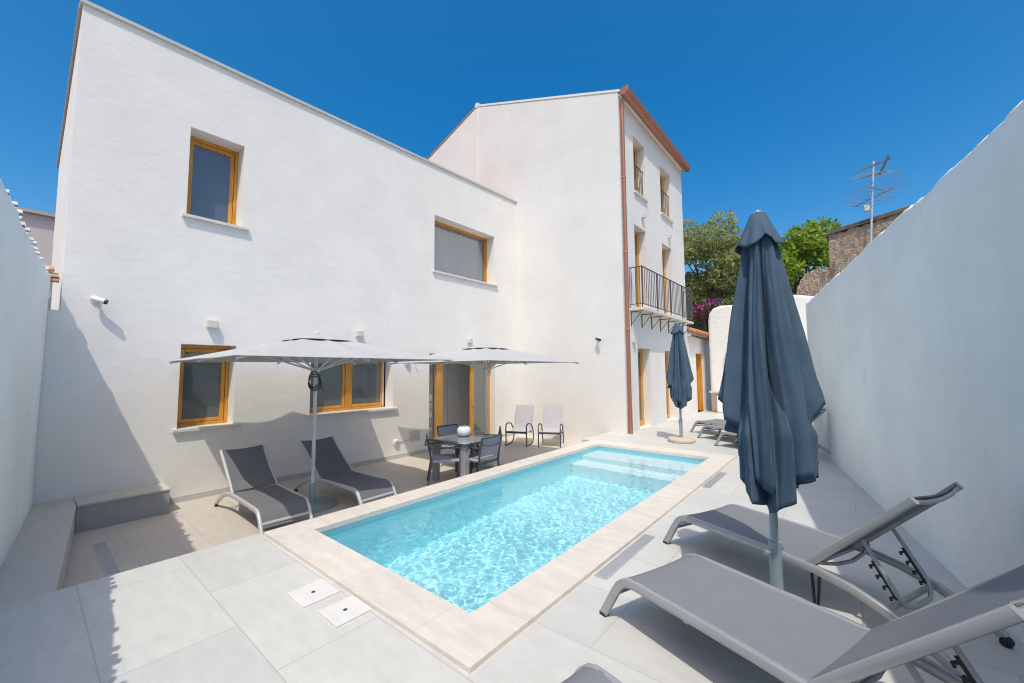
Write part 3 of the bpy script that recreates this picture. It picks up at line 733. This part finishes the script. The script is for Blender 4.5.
def tree(name, label, base, trunk_h, crown, m, n, size, seed, flat=.5, lobes=26, lob=(.5, .9)):
    rr = random.Random(seed); t = thing(name, label, 'tree', base, 0, 'trees beyond the end wall')
    mb = MB(); cx, cy, cz, rx, ry, rz = crown
    mb.tube([(0, 0, -.2), (.06, .04, trunk_h*.5), (0, .1, trunk_h), (.1, 0, cz)], .22, 9, scale=[1.2, .95, .8, .3])
    cents = []
    for k in range(lobes):
        a = rr.uniform(0, 6.28); e = rr.uniform(-.75, 1); rho = rr.uniform(.55, 1.0)
        c = (cx+rx*rho*math.cos(a)*math.sqrt(max(0, 1-e*e*.8)), cy+ry*rho*math.sin(a)*math.sqrt(max(0, 1-e*e*.8)), cz+rz*e*rho)
        cents.append((c, rr.uniform(*lob), rr.uniform(.55, .85)))
        if k < 14:
            mid = Vector((cx, cy, cz-rz*.5)).lerp(Vector(c), .5)+Vector((0, 0, -.15)); mb.tube([(0, .05, trunk_h*.9), mid, c], .07, 6, scale=[1, .6, .2])
    mb.build('trunk', M['bark'], t, smooth=60)
    lf = MB(); leaf_cloud(lf, cents, n, size, rr, flat); lf.build('crown', m, t); return t
tree('olive_tree', 'broad olive-green bushy tree beside the tall house, beyond the white end wall', (22.5, 5.3, -1.6), 4.2, (0, 0, 8.35, 2.0, 2.5, 2.3), M['olive'], 20000, .22, 11, .36, 44, (.5, .8))
tree('feathery_tree', 'bright green leafy tree with loose top between the blue umbrella and ruin', (23.5, 1.45, -1.6), 4.5, (0, 0, 7.95, 1.6, 1.7, 1.75), M['bright'], 9000, .24, 23, .5, 24, (.5, .8))
tree('young_tree', 'small yellow-green tree just behind the top of the blue umbrella', (25, 3.7, -1.6), 4.2, (0, 0, 9.0, 1.2, 1.5, 1.7), M['bright'], 8000, .22, 29, .5, 20, (.45, .75))
tree('dark_tree', 'darker olive tree filling the gap behind the magenta flowers', (25.5, 5.0, -1.6), 2.5, (0, 0, 6.6, 1.6, 2.9, 2.2), M['olive'], 12000, .22, 31, .36, 22, (.6, .9))
# bougainvillea
t = thing('bougainvillea', 'bougainvillea with magenta flowers spilling over the annexe roof', 'shrub', (18.2, 4.0, 0))
rr = random.Random(41); cents = [((rr.uniform(-.5, .9), rr.uniform(-.9, .95), 4.15+rr.uniform(-.15, .35)), rr.uniform(.2, .35), .75) for _ in range(22)]
mb = MB(); mb.tube([(.6, .4, 0), (.5, .3, 2.2), (.2, .1, 4.0)], .06, 8); mb.build('stem', M['bark'], t)
mb = MB(); leaf_cloud(mb, cents, 2600, .13, rr, .6); mb.build('leaves', M['vine'], t)
mb = MB(); leaf_cloud(mb, [(c, r_*1.12, s_) for c, r_, s_ in cents if c[1] > -.6][:14], 1500, .10, rr, .9); mb.build('flowers', M['magenta'], t)

# ------------------------------------------------------------------ lamps, cameras, sockets on walls
def wall_lamp(loc, face, label, w_=.135, h_=.12, dep=.09):
    """face 'y': mounted on a wall facing -Y; 'x': on a wall facing -X"""
    t = thing('wall_lamp', label, 'wall lamp', loc, 0 if face == 'y' else R(-90), 'small box wall lamps')
    m_ = MB(); m_.box(-w_/2, w_/2, -dep, 0, -h_/2, h_/2); m_.build('lamp_body', M['cream'], t, bevel=.006)
    m_ = MB(); m_.box(-w_/2+.02, w_/2-.02, -dep+.015, -.015, -h_/2-.004, -h_/2+.001); m_.build('lens', M['whiteplastic'], t)
wall_lamp((1.88, FY, 2.37), 'y', 'cream box wall lamp above the lower left window')
wall_lamp((4.42, FY, 2.38), 'y', 'cream box wall lamp above the double window')
wall_lamp((7.62, FY, 2.40), 'y', 'cream box wall lamp above the sliding door')
wall_lamp((10.23, TY, 2.37), 'y', 'cream wall lamp beside the downpipe, left of the tall house doors')
wall_lamp((11.12, TY, 6.0), 'y', 'cream wall lamp above the left balcony door')
wall_lamp((13.35, TY, 5.97), 'y', 'cream wall lamp above the right balcony door')
def sec_cam(loc, face, label, dark=False):
    t = thing('security_camera', label, 'camera', loc, 0 if face == 'y' else R(-90), 'wall security cameras')
    m_ = MB(); m_.lathe((0, 0, 0), [(.045, 0), (.045, .025), (.02, .03)], 16)
    o = m_.build('mount', M['whiteplastic'], t, smooth=40); o.rotation_euler = (R(90), 0, 0)
    m_ = MB(); m_.tube([(0, -.02, 0), (.02, -.07, -.02)], .014, 8); m_.build('arm', M['whiteplastic'], t)
    m_ = MB(); m_.tube([(-.03, -.09, .0), (.09, -.135, -.035)], .036, 14); m_.build('body', M['whiteplastic' if not dark else 'darkmetal'], t, smooth=40)
    m_ = MB(); m_.tube([(.088, -.134, -.0345), (.112, -.143, -.0415)], .034, 14); m_.build('front_lens', M['black'], t, smooth=40)
sec_cam((.56, FY, 2.60), 'y', 'white bullet security camera on the house wall near its left corner')
sec_cam((GX, 5.02, 2.42), 'x', 'dark grey security camera on the blank gable wall', True)
t = thing('round_sensor', 'small round white sensor on the house wall beside the sliding door', 'sensor', (5.63, FY, 1.79))
m_ = MB(); m_.lathe((0, 0, 0), [(.075, 0), (.075, .03), (.05, .055), (.02, .06)], 20); o = m_.build('housing', M['whiteplastic'], t, smooth=40); o.rotation_euler = (R(90), 0, 0)
m_ = MB(); m_.lathe((.0, 0, .06), [(.025, 0), (.02, .008)], 14); o = m_.build('eye', M['steel'], t); o.rotation_euler = (R(90), 0, 0)
t = thing('wall_hook', 'small dark hook on the house wall between round sensor and sliding door', 'hook', (5.80, FY, 1.86))
m_ = MB(); m_.tube([(0, 0, 0), (0, -.08, 0), (0, -.1, .03)], .012, 8); m_.build('hook_arm', M['steel'], t)
t = thing('round_socket', 'round white wall outlet low on the house wall', 'outlet', (5.36, FY, .02))
m_ = MB(); m_.lathe((0, 0, 0), [(.075, 0), (.075, .035), (.055, .05)], 20); o = m_.build('ring', M['whiteplastic'], t, smooth=40); o.rotation_euler = (R(90), 0, 0)
m_ = MB(); m_.lathe((0, 0, .05), [(.045, 0), (.04, .006)], 16); o = m_.build('cap', M['steel'], t); o.rotation_euler = (R(90), 0, 0)
t = thing('service_hatch', 'flush plaster-coloured service hatch low beside the round outlet', 'hatch', (5.87, FY, .09))
m_ = MB(); m_.box(-.14, .14, -.008, 0, -.11, .13); m_.build('hatch_plate', M['cap'], t, bevel=.003)
m_ = MB(); m_.tube([(-.43, -.01, -.07), (-.14, -.01, -.055)], .008, 6); m_.build('pipe', M['cap'], t)

# ------------------------------------------------------------------ sun loungers
def make_lounger(slingmat, frame, label, group, th, W=.68, apron=False):
    """local: +x from foot to head, z up; overall width .62"""
    t = thing('sun_lounger', label, 'sun lounger', (0, 0, 0), 0, group)
    hw = W/2-.02; hin, BL = 1.23, .78
    a = [(.0, .0), (.085, .245)]
    # rounded front bend, gently drooping seat rail, long bowed rear leg
    rail = [(-.005, 0.0), (.055, .10), (.112, .195), (.147, .245), (.182, .275), (.227, .294), (.29, .299), (.6, .300), (1.0, .300), (1.25, .293), (1.45, .262), (1.62, .205), (1.78, .125), (1.90, .05)]
    for s_ in (-1, 1):
        m_ = MB(); m_.bar([(x, s_*hw, z-.0) for x, z in rail], .034, .052, (0, 1, 0), .3); fr_ = m_.build('side_rail', frame, t, smooth=50)
        m_ = MB(); m_.box(-.02, .03, s_*hw-.02, s_*hw+.02, -.0, .018); m_.build('foot_cap', M['black'], fr_)
        m_ = MB(); m_.v = []; ring = 16
        vs = [(1.90+.027*math.cos(2*math.pi*k/ring), s_*hw+q, .027+.027*math.sin(2*math.pi*k/ring)) for q in (-.018, .018) for k in range(ring)]
        m_.add(vs, [tuple(range(ring)), tuple(range(2*ring-1, ring-1, -1))] + [(k, (k+1) % ring, ring+(k+1) % ring, ring+k) for k in range(ring)]); m_.build('wheel', M['black'], fr_)
    for bar_ in ([(.085, -hw, .17), (.085, hw, .17)], [(.62, -hw, .272), (.62, hw, .272)], [(1.60, -hw, .205), (1.60, hw, .205)], [(1.17, -hw, .27), (1.17, hw, .27)]):
        m_ = MB(); m_.bar(bar_, .028, .028, (0, 0, 1)); m_.build('cross_bar', frame, t)
    # seat sling: wraps over the front bend
    sp = [(.105, .205), (.133, .255), (.170, .294), (.220, .318), (.27, .325)] + [(.27+.93*k/8, .325-.004*k/8-.008*math.sin(math.pi*k/8)) for k in range(1, 9)]
    if apron: sp = [(.062, .125), (.082, .165)] + sp
    def sheet(prof, w_, thick=.008, sag=.012, ny=8):
        m_ = MB(); n = len(prof); vs = []
        for side in (0, 1):
            for i, (x, z) in enumerate(prof):
                p0 = prof[max(0, i-1)]; p1 = prof[min(n-1, i+1)]; tx, tz = p1[0]-p0[0], p1[1]-p0[1]; l_ = math.hypot(tx, tz); nx_, nz_ = -tz/l_, tx/l_
                for j in range(ny+1):
                    q = -1+2*j/ny; dd = -sag*(1-q*q)*min(1, i/3+.2) - side*thick
                    vs.append((x+nx_*dd, q*w_, z+nz_*dd))
        k = ny+1; fs = []
        for side in (0, 1):
            o_ = side*n*k
            for i in range(n-1):
                for j in range(ny): fs.append((o_+i*k+j, o_+i*k+j+1, o_+(i+1)*k+j+1, o_+(i+1)*k+j))
        o_ = n*k
        for i in range(n-1):
            for j in (0, ny): fs.append((i*k+j, (i+1)*k+j, o_+(i+1)*k+j, o_+i*k+j))
        for j in range(ny):
            for i in (0, n-1): fs.append((i*k+j, i*k+j+1, o_+i*k+j+1, o_+i*k+j))
        m_.add(vs, fs); return m_
    sheet(sp, hw-.004).build('seat_sling', slingmat, t, smooth=50)
    c_, s_ = math.cos(th), math.sin(th); bp = lambda l, h=0: (hin+l*c_-h*s_, .305+l*s_+h*c_)
    for sd in (-1, 1):
        m_ = MB(); m_.bar([(bp(l, .02)[0], sd*hw*.96, bp(l, .02)[1]) for l in (-.02, .2, .45, .66, BL)], .034, .045, (0, 1, 0), .35); br_ = m_.build('back_rail', frame, t, smooth=50)
    yy = [-.96, -.5, 0, .5, .96]
    for l_, h_, sg_, rd_ in ((BL-.02, .018, .03, .014), (.06, -.01, .05, .012)):
        m_ = MB(); m_.tube([(bp(l_, h_-sg_*(1-(q/.96)**2))[0], q*hw, bp(l_, h_-sg_*(1-(q/.96)**2))[1]) for q in yy], rd_, 8); m_.build('back_crossbar', frame, t, smooth=50)
    sheet([bp(.0+BL*k/8*1.0, .045-.006*math.sin(math.pi*k/8)) for k in range(9)], hw*.96-.008, sag=.03).build('back_sling', slingmat, t, smooth=50)
    # U-shaped prop with notched racks
    px, pz = bp(BL*.42, -.005); ex, ez = 1.66, .205
    m_ = MB(); iw = hw*.62
    m_.tube([(px, -iw, pz), (px+(ex-px)*.8, -iw, pz+(ez-pz)*.8), (ex-.02, -iw*.85, ez+.01), (ex, -iw*.5, ez), (ex, iw*.5, ez), (ex-.02, iw*.85, ez+.01), (px+(ex-px)*.8, iw, pz+(ez-pz)*.8), (px, iw, pz)], .0125, 8)
    pr = m_.build('prop', frame, t, smooth=50)
    for sd in (-1, 1):
        m_ = MB(); d_ = Vector((ex-px, 0, ez-pz)); ll = d_.length; d_.normalize(); n_ = Vector((d_.z, 0, -d_.x)); P0 = Vector((px, sd*(iw-.002), pz))
        m_.bar([P0+d_*ll*.3+n_*.018, P0+d_*ll*.85+n_*.018], .012, .014, (0, 1, 0))
        for k in range(4):
            q = P0+d_*ll*(.36+.15*k)+n_*.03; m_.bar([q-n_*.012, q+n_*.016, q+n_*.018+d_*.016], .012, .013, (0, 1, 0))
        m_.build('notch_rack', M['black'], pr)
    for q in (0, 1):
        m_ = MB(); m_.bar([(hin-.02+.04*q, -hw+.03+.02*q, .28), (hin-.01+.01*q, -hw+.03+.02*q, .03)], .02, .012, (0, 1, 0)); m_.build('strap', M['black'], t)
    return t
LG = make_lounger(M['sling'], M['alu'], 'grey mesh sun lounger with raised back, just past the near blue umbrella pole', 'grey sun loungers along the right wall', .79)
LG.location = (4.16, 1.235, 0); LG.rotation_euler.z = -1.99
def lounger_copy(src, x, y_, z, h, label, group=None):
    c = copy_tree(src); c.location = (x, y_, z); c.rotation_euler.z = h; c['label'] = label
    if group: c['group'] = group
    return c
lounger_copy(LG, 2.81, 1.20, 0, -1.915, 'big grey mesh sun lounger in front of the near blue umbrella pole')
lounger_copy(LG, 1.39, 1.20, 0, -1.82, 'grey sun lounger of which only the rounded foot end shows at the bottom edge')
lounger_copy(LG, 9.62, 2.06, 0, -2.0, 'grey sun lounger by the end wall, nearest of the three behind the near umbrella')
lounger_copy(LG, 10.46, 2.62, 0, -2.0, 'grey sun lounger by the end wall, middle of the three behind the near umbrella')
lounger_copy(LG, 11.24, 3.0, 0, -2.0, 'grey sun lounger by the end wall, farthest of the three behind the near umbrella')
LD = make_lounger(M['slingdark'], M['alumid'], 'charcoal mesh sun lounger under the open umbrella, the one left of its pole', 'charcoal sun loungers on the lower patio', .66, .60, True)
LD.location = (2.12, 5.24, DZ); LD.rotation_euler.z = 1.55
lounger_copy(LD, 3.30, 5.12, DZ, 1.62, 'charcoal mesh sun lounger under the open umbrella, the one right of its pole')

# ------------------------------------------------------------------ open umbrellas
def make_open_umbrella(label, loc, group):
    t = thing('patio_umbrella', label, 'umbrella', loc, 0, group); zr, zp, h = 2.11, 2.47, 1.45
    m_ = MB(); m_.tube([(0, 0, .03), (0, 0, zp-.02)], .026, 14); m_.build('pole', M['alu_light'], t, smooth=40)
    m_ = MB(); m_.lathe((0, 0, 0), [(.34, 0), (.34, .03), (.30, .045), (.05, .055), (.04, .06), (.04, .32), (.034, .33)], 28); m_.build('base', M['greenmetal'], t, smooth=35)
    # canopy: 8 panels between ribs, slightly sagging; pyramid over a square
    n = 64; K = 14; vs = []
    def rim(a):
        c_, s_ = math.cos(a), math.sin(a); return h/max(abs(c_), abs(s_))
    for layer in (0, 1):
        for i in range(K+1):
            q = .02+.98*i/K
            for k in range(n):
                a = 2*math.pi*k/n; r_ = rim(a)*q; fold = abs(math.sin(4*a)); mid = fold*q*q
                rr_ = r_*(1-.035*mid*q*q)
                z = zp-(zp-zr)*(q**1.08) - .030*fold*math.sin(math.pi*min(1, q))*.8 - .004*layer
                if rim(a) > h*1.2: z -= .0
                vs.append((rr_*math.cos(a), rr_*math.sin(a), z))
    fs = []
    for layer in (0, 1):
        o_ = layer*(K+1)*n
        for i in range(K):
            for k in range(n): fs.append((o_+i*n+k, o_+i*n+(k+1) % n, o_+(i+1)*n+(k+1) % n, o_+(i+1)*n+k))
    o_ = (K+1)*n
    fs += [(K*n+k, K*n+(k+1) % n, o_+K*n+(k+1) % n, o_+K*n+k) for k in range(n)]
    m_ = MB(); m_.add(vs, fs); cn = m_.build('canopy', M['canopy'], t, smooth=30)
    # vent cap raised above the canopy
    vs = []; K2 = 5; hv = .36
    for layer in (0, 1):
        for i in range(K2+1):
            q = .03+.97*i/K2
            for k in range(n):
                a = 2*math.pi*k/n; r_ = hv/max(abs(math.cos(a)), abs(math.sin(a)))*q; fold = abs(math.sin(4*a))
                vs.append((r_*math.cos(a), r_*math.sin(a), zp+.02-.088*q**1.2+.006*fold*q*q-.004*layer))
    fs = []
    for layer in (0, 1):
        o_ = layer*(K2+1)*n
        for i in range(K2):
            for k in range(n): fs.append((o_+i*n+k, o_+i*n+(k+1) % n, o_+(i+1)*n+(k+1) % n, o_+(i+1)*n+k))
    o_ = (K2+1)*n; fs += [(K2*n+k, K2*n+(k+1) % n, o_+K2*n+(k+1) % n, o_+K2*n+k) for k in range(n)]
    m_ = MB(); m_.add(vs, fs); m_.build('vent_cap', M['canopy'], cn, smooth=30)
    m_ = MB(); m_.lathe((0, 0, zp+.03), [(.03, 0), (.03, .03), (.012, .05)], 14); m_.build('finial', M['alu_light'], t)
    m_ = MB(); m_.lathe((0, 0, 1.93), [(.035, 0), (.055, .02), (.055, .06), (.03, .08)], 16); m_.build('hub', M['alu_light'], t, smooth=35)
    for k in range(8):
        a = 2*math.pi*k/8; r_ = rim(a)*.985; c_, s_ = math.cos(a), math.sin(a)
        m_ = MB(); pts = [(c_*r_*q, s_*r_*q, zp-(zp-zr)*(q**1.08)-.03) for q in (.03, .3, .6, .85, 1.0)]
        m_.bar(pts, .016, .026, (-s_, c_, 0)); rb = m_.build('rib', M['alu_light'], t)
        q = .52; m_ = MB(); m_.bar([(c_*.04, s_*.04, 1.96), (c_*r_*q*.55, s_*r_*q*.55, 2.13), (c_*r_*q, s_*r_*q, zp-(zp-zr)*(q**1.08)-.04)], .012, .022, (-s_, c_, 0)); m_.build('strut', M['alu_light'], rb)
    return t
U1 = make_open_umbrella('open pale grey square umbrella shading the two charcoal loungers', (2.76, 6.06, DZ), 'open grey patio umbrellas')
m_ = MB()
for k in range(3):
    m_.tube([(.085*math.cos(a)*(.9+.1*k)-.045, -.05-.014*k, 1.83+.115*math.sin(a)*(1-.06*k)-.03*k) for a in [2*math.pi*i/22 for i in range(23)]], .008, 6)
m_.tube([(.05, -.06, 1.74), (.09, -.07, 1.66), (.11, -.07, 1.62)], .008, 6)
cc = m_.build('coiled_cord', M['cord']); cc.location = (2.76, 6.06, DZ); tag(cc, 'dark cord coiled and hung on the pole of the left open umbrella', 'cord')
U2 = copy_tree(U1); U2.location = (6.22, 5.88, DZ); U2['label'] = 'open pale grey square umbrella by the dining set and sliding door'

# ------------------------------------------------------------------ closed blue umbrellas
def make_closed_umbrella(label, loc, group):
    t = thing('closed_umbrella', label, 'umbrella', loc, 0, group)
    m_ = MB(); m_.tube([(0, 0, .45), (0, 0, 2.6)], .024, 14); m_.build('pole', M['greenmetal'], t, smooth=40)
    m_ = MB(); m_.tube([(0, 0, .05), (0, 0, .50)], .036, 14); sl_ = m_.build('sleeve', M['greenmetal'], t, smooth=40)
    m_ = MB(); m_.tube([(-.03, .02, .44), (-.075, .045, .44)], .016, 10); m_.build('knob', M['greenmetal'], sl_)
    m_ = MB(); m_.lathe((0, 0, 0), [(.27, 0), (.285, .02), (.285, .06), (.265, .085), (.06, .095)], 32); m_.build('base', M['roundbase'], t, smooth=35)
    # local frame: -x faces the terrace side; phi 0 = +y (seen at left), pi/2 = -x, pi = -y
    def lerp_keys(ks, v):
        for (a, b), (c_, d_) in zip(ks[:-1], ks[1:]):
            if a <= v <= c_: return b+(d_-b)*(v-a)/(c_-a)
        return ks[-1][1]
    H1 = [(0, 1.40), (.30, 1.43), (.55, 1.33), (.9, 1.12), (1.2, .98), (1.5, .88), (1.75, .86), (2.2, .92), (2.6, .97), (2.88, .98), (2.94, 1.30), (3.1, 1.38), (3.3, 1.40), (3.8, 1.2), (4.4, .95), (4.9, 1.1), (5.5, 1.0), (5.9, 1.25), (6.2832, 1.40)]
    H2 = [(0, 1.22), (.35, 1.16), (.69, 1.02), (.95, .88), (1.3, .78), (1.57, .71), (1.8, .74), (2.19, .82), (2.6, .90), (3.05, .96), (3.4, 1.0), (4.0, .86), (4.7, .72), (5.4, .86), (6.2832, 1.22)]
    PR = [(0.6, .28), (0.9, .292), (1.4, .292), (1.6, .262), (1.9, .212), (2.2, .157), (2.42, .112), (2.5, .087), (2.62, .045)]
    def saw(x, d):                                   # slow rise, quick drop: overlapping pleats
        x = x % 1.0
        return x/(1-d) if x < 1-d else 1-(x-(1-d))/d
    def sheet(name, keys, ztop, rs, npl, off, amp, parent, K=30, n=280):
        vs = []
        for i in range(K+1):
            for k in range(n):
                ph = 2*math.pi*k/n; zb = lerp_keys(keys, ph); z = ztop+(zb-ztop)*(i/K)
                r0 = lerp_keys(PR, z)*(rs if rs == 1.0 else rs*min(1, max(.42, .42+.58*(1.62-z)/.42))); g_ = min(1, (ztop-z)/.35+.25)
                u_ = ph/(2*math.pi)*npl + off + .10*math.sin(ph*2+1)+ (z-1.4)*.10
                w_ = .84*saw(u_, .11)+.16*saw(u_*2.3+.37+.05*math.sin(5*z), .16); bow = math.sin(math.pi*(u_ % 1))*.05
                fl = (.04*math.exp(-((ph-.25)/.28)**2)+.04*math.exp(-((ph-3.05)/.22)**2))*(i/K)**3 if rs == 1.0 else 0
                r_ = max(.03, r0*(1-amp*g_*(1-w_)+bow*g_) + .003*math.sin(9*z+7*ph) + .0025*math.sin(31*ph+3*math.sin(4*z)) + fl)
                vs.append((-r_*math.sin(ph), r_*math.cos(ph), z))
        fs = [(i*n+k, i*n+(k+1) % n, (i+1)*n+(k+1) % n, (i+1)*n+k) for i in range(K) for k in range(n)]
        m_ = MB(); m_.add(vs, fs); o = m_.build(name, M['navy'], parent, smooth=50)
        so_ = o.modifiers.new('thick', 'SOLIDIFY'); so_.thickness = .004; return o
    cn = sheet('canopy', H1, 2.60, 1.0, 7, .1, .60, t)
    sheet('inner_folds', H2, 1.62, .93, 7, .55, .6, cn)
    vs = []; n = 160; K = 10
    for i in range(K+1):
        for k in range(n):
            ph = 2*math.pi*k/n; q = i/K; c4 = abs(math.cos(2*ph+.7))     # four hanging corners
            zb = 2.475-.075*c4; r_ = .050+(.066+.028*c4)*q + .012*q*math.sin(9*ph+1)*(.4+.6*q)
            vs.append((-r_*math.sin(ph), r_*math.cos(ph), 2.635+(zb-2.635)*q))
    m_ = MB(); m_.add(vs, [(i*n+k, i*n+(k+1) % n, (i+1)*n+(k+1) % n, (i+1)*n+k) for i in range(K) for k in range(n)])
    o = m_.build('vent_flap', M['navy'], cn, smooth=50); so_ = o.modifiers.new('thick', 'SOLIDIFY'); so_.thickness = .004
    m_ = MB(); m_.lathe((0, 0, 2.628), [(.052, 0), (.052, .008), (.035, .02), (.012, .026)], 18); m_.build('top_cap', M['navy'], cn, smooth=35)
    m_ = MB(); m_.lathe((0, 0, 2.655), [(.022, 0), (.022, .012), (.008, .02)], 12); m_.build('finial', M['steel'], t)
    for k in range(8):
        ph = 2*math.pi*(k+.5)/8; r_ = .14
        m_ = MB(); m_.bar([(-.03*math.sin(ph), .03*math.cos(ph), 2.5), (-r_*math.sin(ph), r_*math.cos(ph), 1.25)], .012, .02, (math.cos(ph), math.sin(ph), 0)); m_.build('rib', M['greenmetal'], t)
    return t
B1 = make_closed_umbrella('closed slate-blue umbrella standing between the near grey loungers', (3.12, .41, 0), 'closed blue umbrellas')
B2 = copy_tree(B1); B2.location = (9.38, 2.90, 0); B2.rotation_euler.z = R(14); B2['label'] = 'closed slate-blue umbrella on a round stone base beyond the far end of the pool'

# ------------------------------------------------------------------ dining set
t = thing('dining_table', 'square grey glass-topped dining table on thick legs on the lower patio', 'table', (5.17, 5.40, DZ)); TZ = .73
m_ = MB(); m_.box(-.46, .46, -.47, .47, TZ-.012, TZ); m_.build('tabletop', mat('grey_glass_top', (.22, .24, .25), .06, spec=.8), t, bevel=.004)
m_ = MB(); m_.box(-.40, .40, -.41, .41, TZ-.06, TZ-.0125); m_.build('apron', M['alu'], t)
for sx in (-1, 1):
    for sy in (-1, 1):
        m_ = MB(); m_.box(sx*.36-.05, sx*.36+.05, sy*.37-.05, sy*.37+.05, 0, TZ-.061); m_.build('leg', M['alu'], t, bevel=.006)
m_ = MB(); m_.lathe((0, 0, 0), [(.06, 0), (.10, .01), (.15, .06), (.165, .12), (.155, .18), (.12, .225), (.105, .23), (.10, .222), (.145, .17), (.15, .12), (.1, .03)], 28)
o = m_.build('ceramic_bowl', M['ceramic'], smooth=40); o.location = (5.26, 5.52, DZ+TZ+.001); o.scale = (.78,)*3; tag(o, 'round white ceramic bowl on the dining table', 'bowl')
def make_chair(label, loc, rz, group):
    """faces +y locally; width .56"""
    t = thing('dining_chair', label, 'chair', loc, rz, group); w_ = .265
    for s_ in (-1, 1):
        m_ = MB(); m_.bar([(s_*w_, .24, 0), (s_*w_, .235, .64)], .03, .022, (0, 1, 0)); m_.build('front_leg', M['darkmetal'], t)
        m_ = MB(); m_.bar([(s_*w_, -.30, 0), (s_*w_, -.24, .38), (s_*w_, -.26, .55), (s_*w_, -.32, .82)], .03, .022, (0, 1, 0)); m_.build('rear_leg', M['darkmetal'], t)
        m_ = MB(); m_.bar([(s_*w_, -.27, .645), (s_*w_, .0, .655), (s_*w_, .25, .65)], .045, .02, (1, 0, 0)); m_.build('armrest', M['darkmetal'], t)
    for nm_, yy_, zz_ in (('front_rail', .23, .40), ('rear_rail', -.24, .385), ('top_rail', -.318, .81)):
        m_ = MB(); m_.bar([(-w_, yy_, zz_), (w_, yy_, zz_)], .026, .024, (0, 0, 1)); m_.build(nm_, M['darkmetal'], t)
    m_ = MB(); m_.tube([(x*w_, -.325+.02*(x*x-1), .72-.05*(1-x*x)) for x in (-1, -.6, -.2, .2, .6, 1)], .010, 8); m_.build('back_brace', M['darkmetal'], t)
    m_ = MB(); m_.box(-w_+.02, w_-.02, -.23, .235, .405, .455); m_.build('cushion', M['seatfab'], t, bevel=.02)
    m_ = MB(); m_.prism([(-w_+.016, -.238, .50), (w_-.016, -.238, .50), (w_-.016, -.310, .80), (-w_+.016, -.310, .80)], (0, -.008, -.002)); m_.build('back_sling', M['seatfab'], t)
    return t
C1 = make_chair('grey dining chair seen from behind, on the pool side of the table', (5.14, 5.04, DZ), R(4), 'dining chairs round the table')
for x, y_, rz, lab in ((4.74, 5.44, R(-128), 'grey dining chair at the left end of the table, seen side-on'), (5.66, 6.12, R(180), 'grey dining chair behind the table in front of the sliding door, facing the pool'), (5.78, 5.50, R(42), 'grey dining chair at the right end of the table, mostly hidden by the other chair')):
    c = copy_tree(C1); c.location = (x, y_, DZ); c.rotation_euler.z = rz; c['label'] = lab

# ------------------------------------------------------------------ relaxing chairs by the gable wall
def make_rocker(label, loc, rz, group, rocker):
    """faces +x locally"""
    t = thing('relaxing_chair', label, 'armchair', loc, rz, group); w_ = .30
    for s_ in (-1, 1):
        m_ = MB()
        loop = [(.30, .08), (.36, .03), (.28, .0), (.05, -.0), (-.2, .02), (-.33, .08), (-.36, .2), (-.28, .42), (-.1, .56), (.18, .60), (.30, .56), (.33, .45), (.31, .25)] if rocker else \
               [(.33, .0), (.33, .3), (.32, .56), (.26, .60), (-.02, .59), (-.22, .52), (-.35, .25), (-.42, .0)]
        m_.bar([(x, s_*w_, z+(.013 if rocker else 0)) for x, z in (loop+loop[:1] if rocker else loop)], .028, .03, (0, 1, 0)); m_.build('side_frame', M['darkmetal'], t, smooth=50)
    m_ = MB(); m_.bar([(.27, -w_, .37), (.27, w_, .37)], .05, .04, (0, 0, 1)); m_.build('front_bar', M['darkmetal'], t); m_ = MB(); m_.bar([(-.2, -w_, .33), (-.2, w_, .33)], .03, .03, (0, 0, 1)); m_.build('rear_bar', M['darkmetal'], t)
    prof = [(.28, .385), (.12, .37), (-.08, .345), (-.20, .36), (-.27, .45), (-.36, .66), (-.44, .86), (-.52, 1.06)]
    for s_ in (-1, 1):
        m_ = MB(); m_.bar([(x, s_*(w_-.035), z) for x, z in prof], .022, .022, (0, 1, 0)); m_.build('sling_rail', M['alu'], t, smooth=50)
    m_ = MB(); n = len(prof); vs = [(x, q*(w_-.05), z+.012-.01*(1-q*q)+dz) for dz in (0, -.006) for x, z in prof for q in (-1, -.5, 0, .5, 1)]
    fs = [(o_+i*5+j, o_+i*5+j+1, o_+(i+1)*5+j+1, o_+(i+1)*5+j) for o_ in (0, n*5) for i in range(n-1) for j in range(4)]
    m_.add(vs, fs); m_.build('sling', M['slinglight'], t, smooth=60)
    t.scale = (.93,)*3
    return t
make_rocker('pale grey rocking armchair with dark rounded runners, left one by the gable wall', (8.42, 6.72, DZ), R(200), 'pale armchairs by the gable wall', True)
make_rocker('pale grey straight-legged armchair, right one by the gable wall', (8.82, 6.0, DZ), R(206), 'pale armchairs by the gable wall', False)
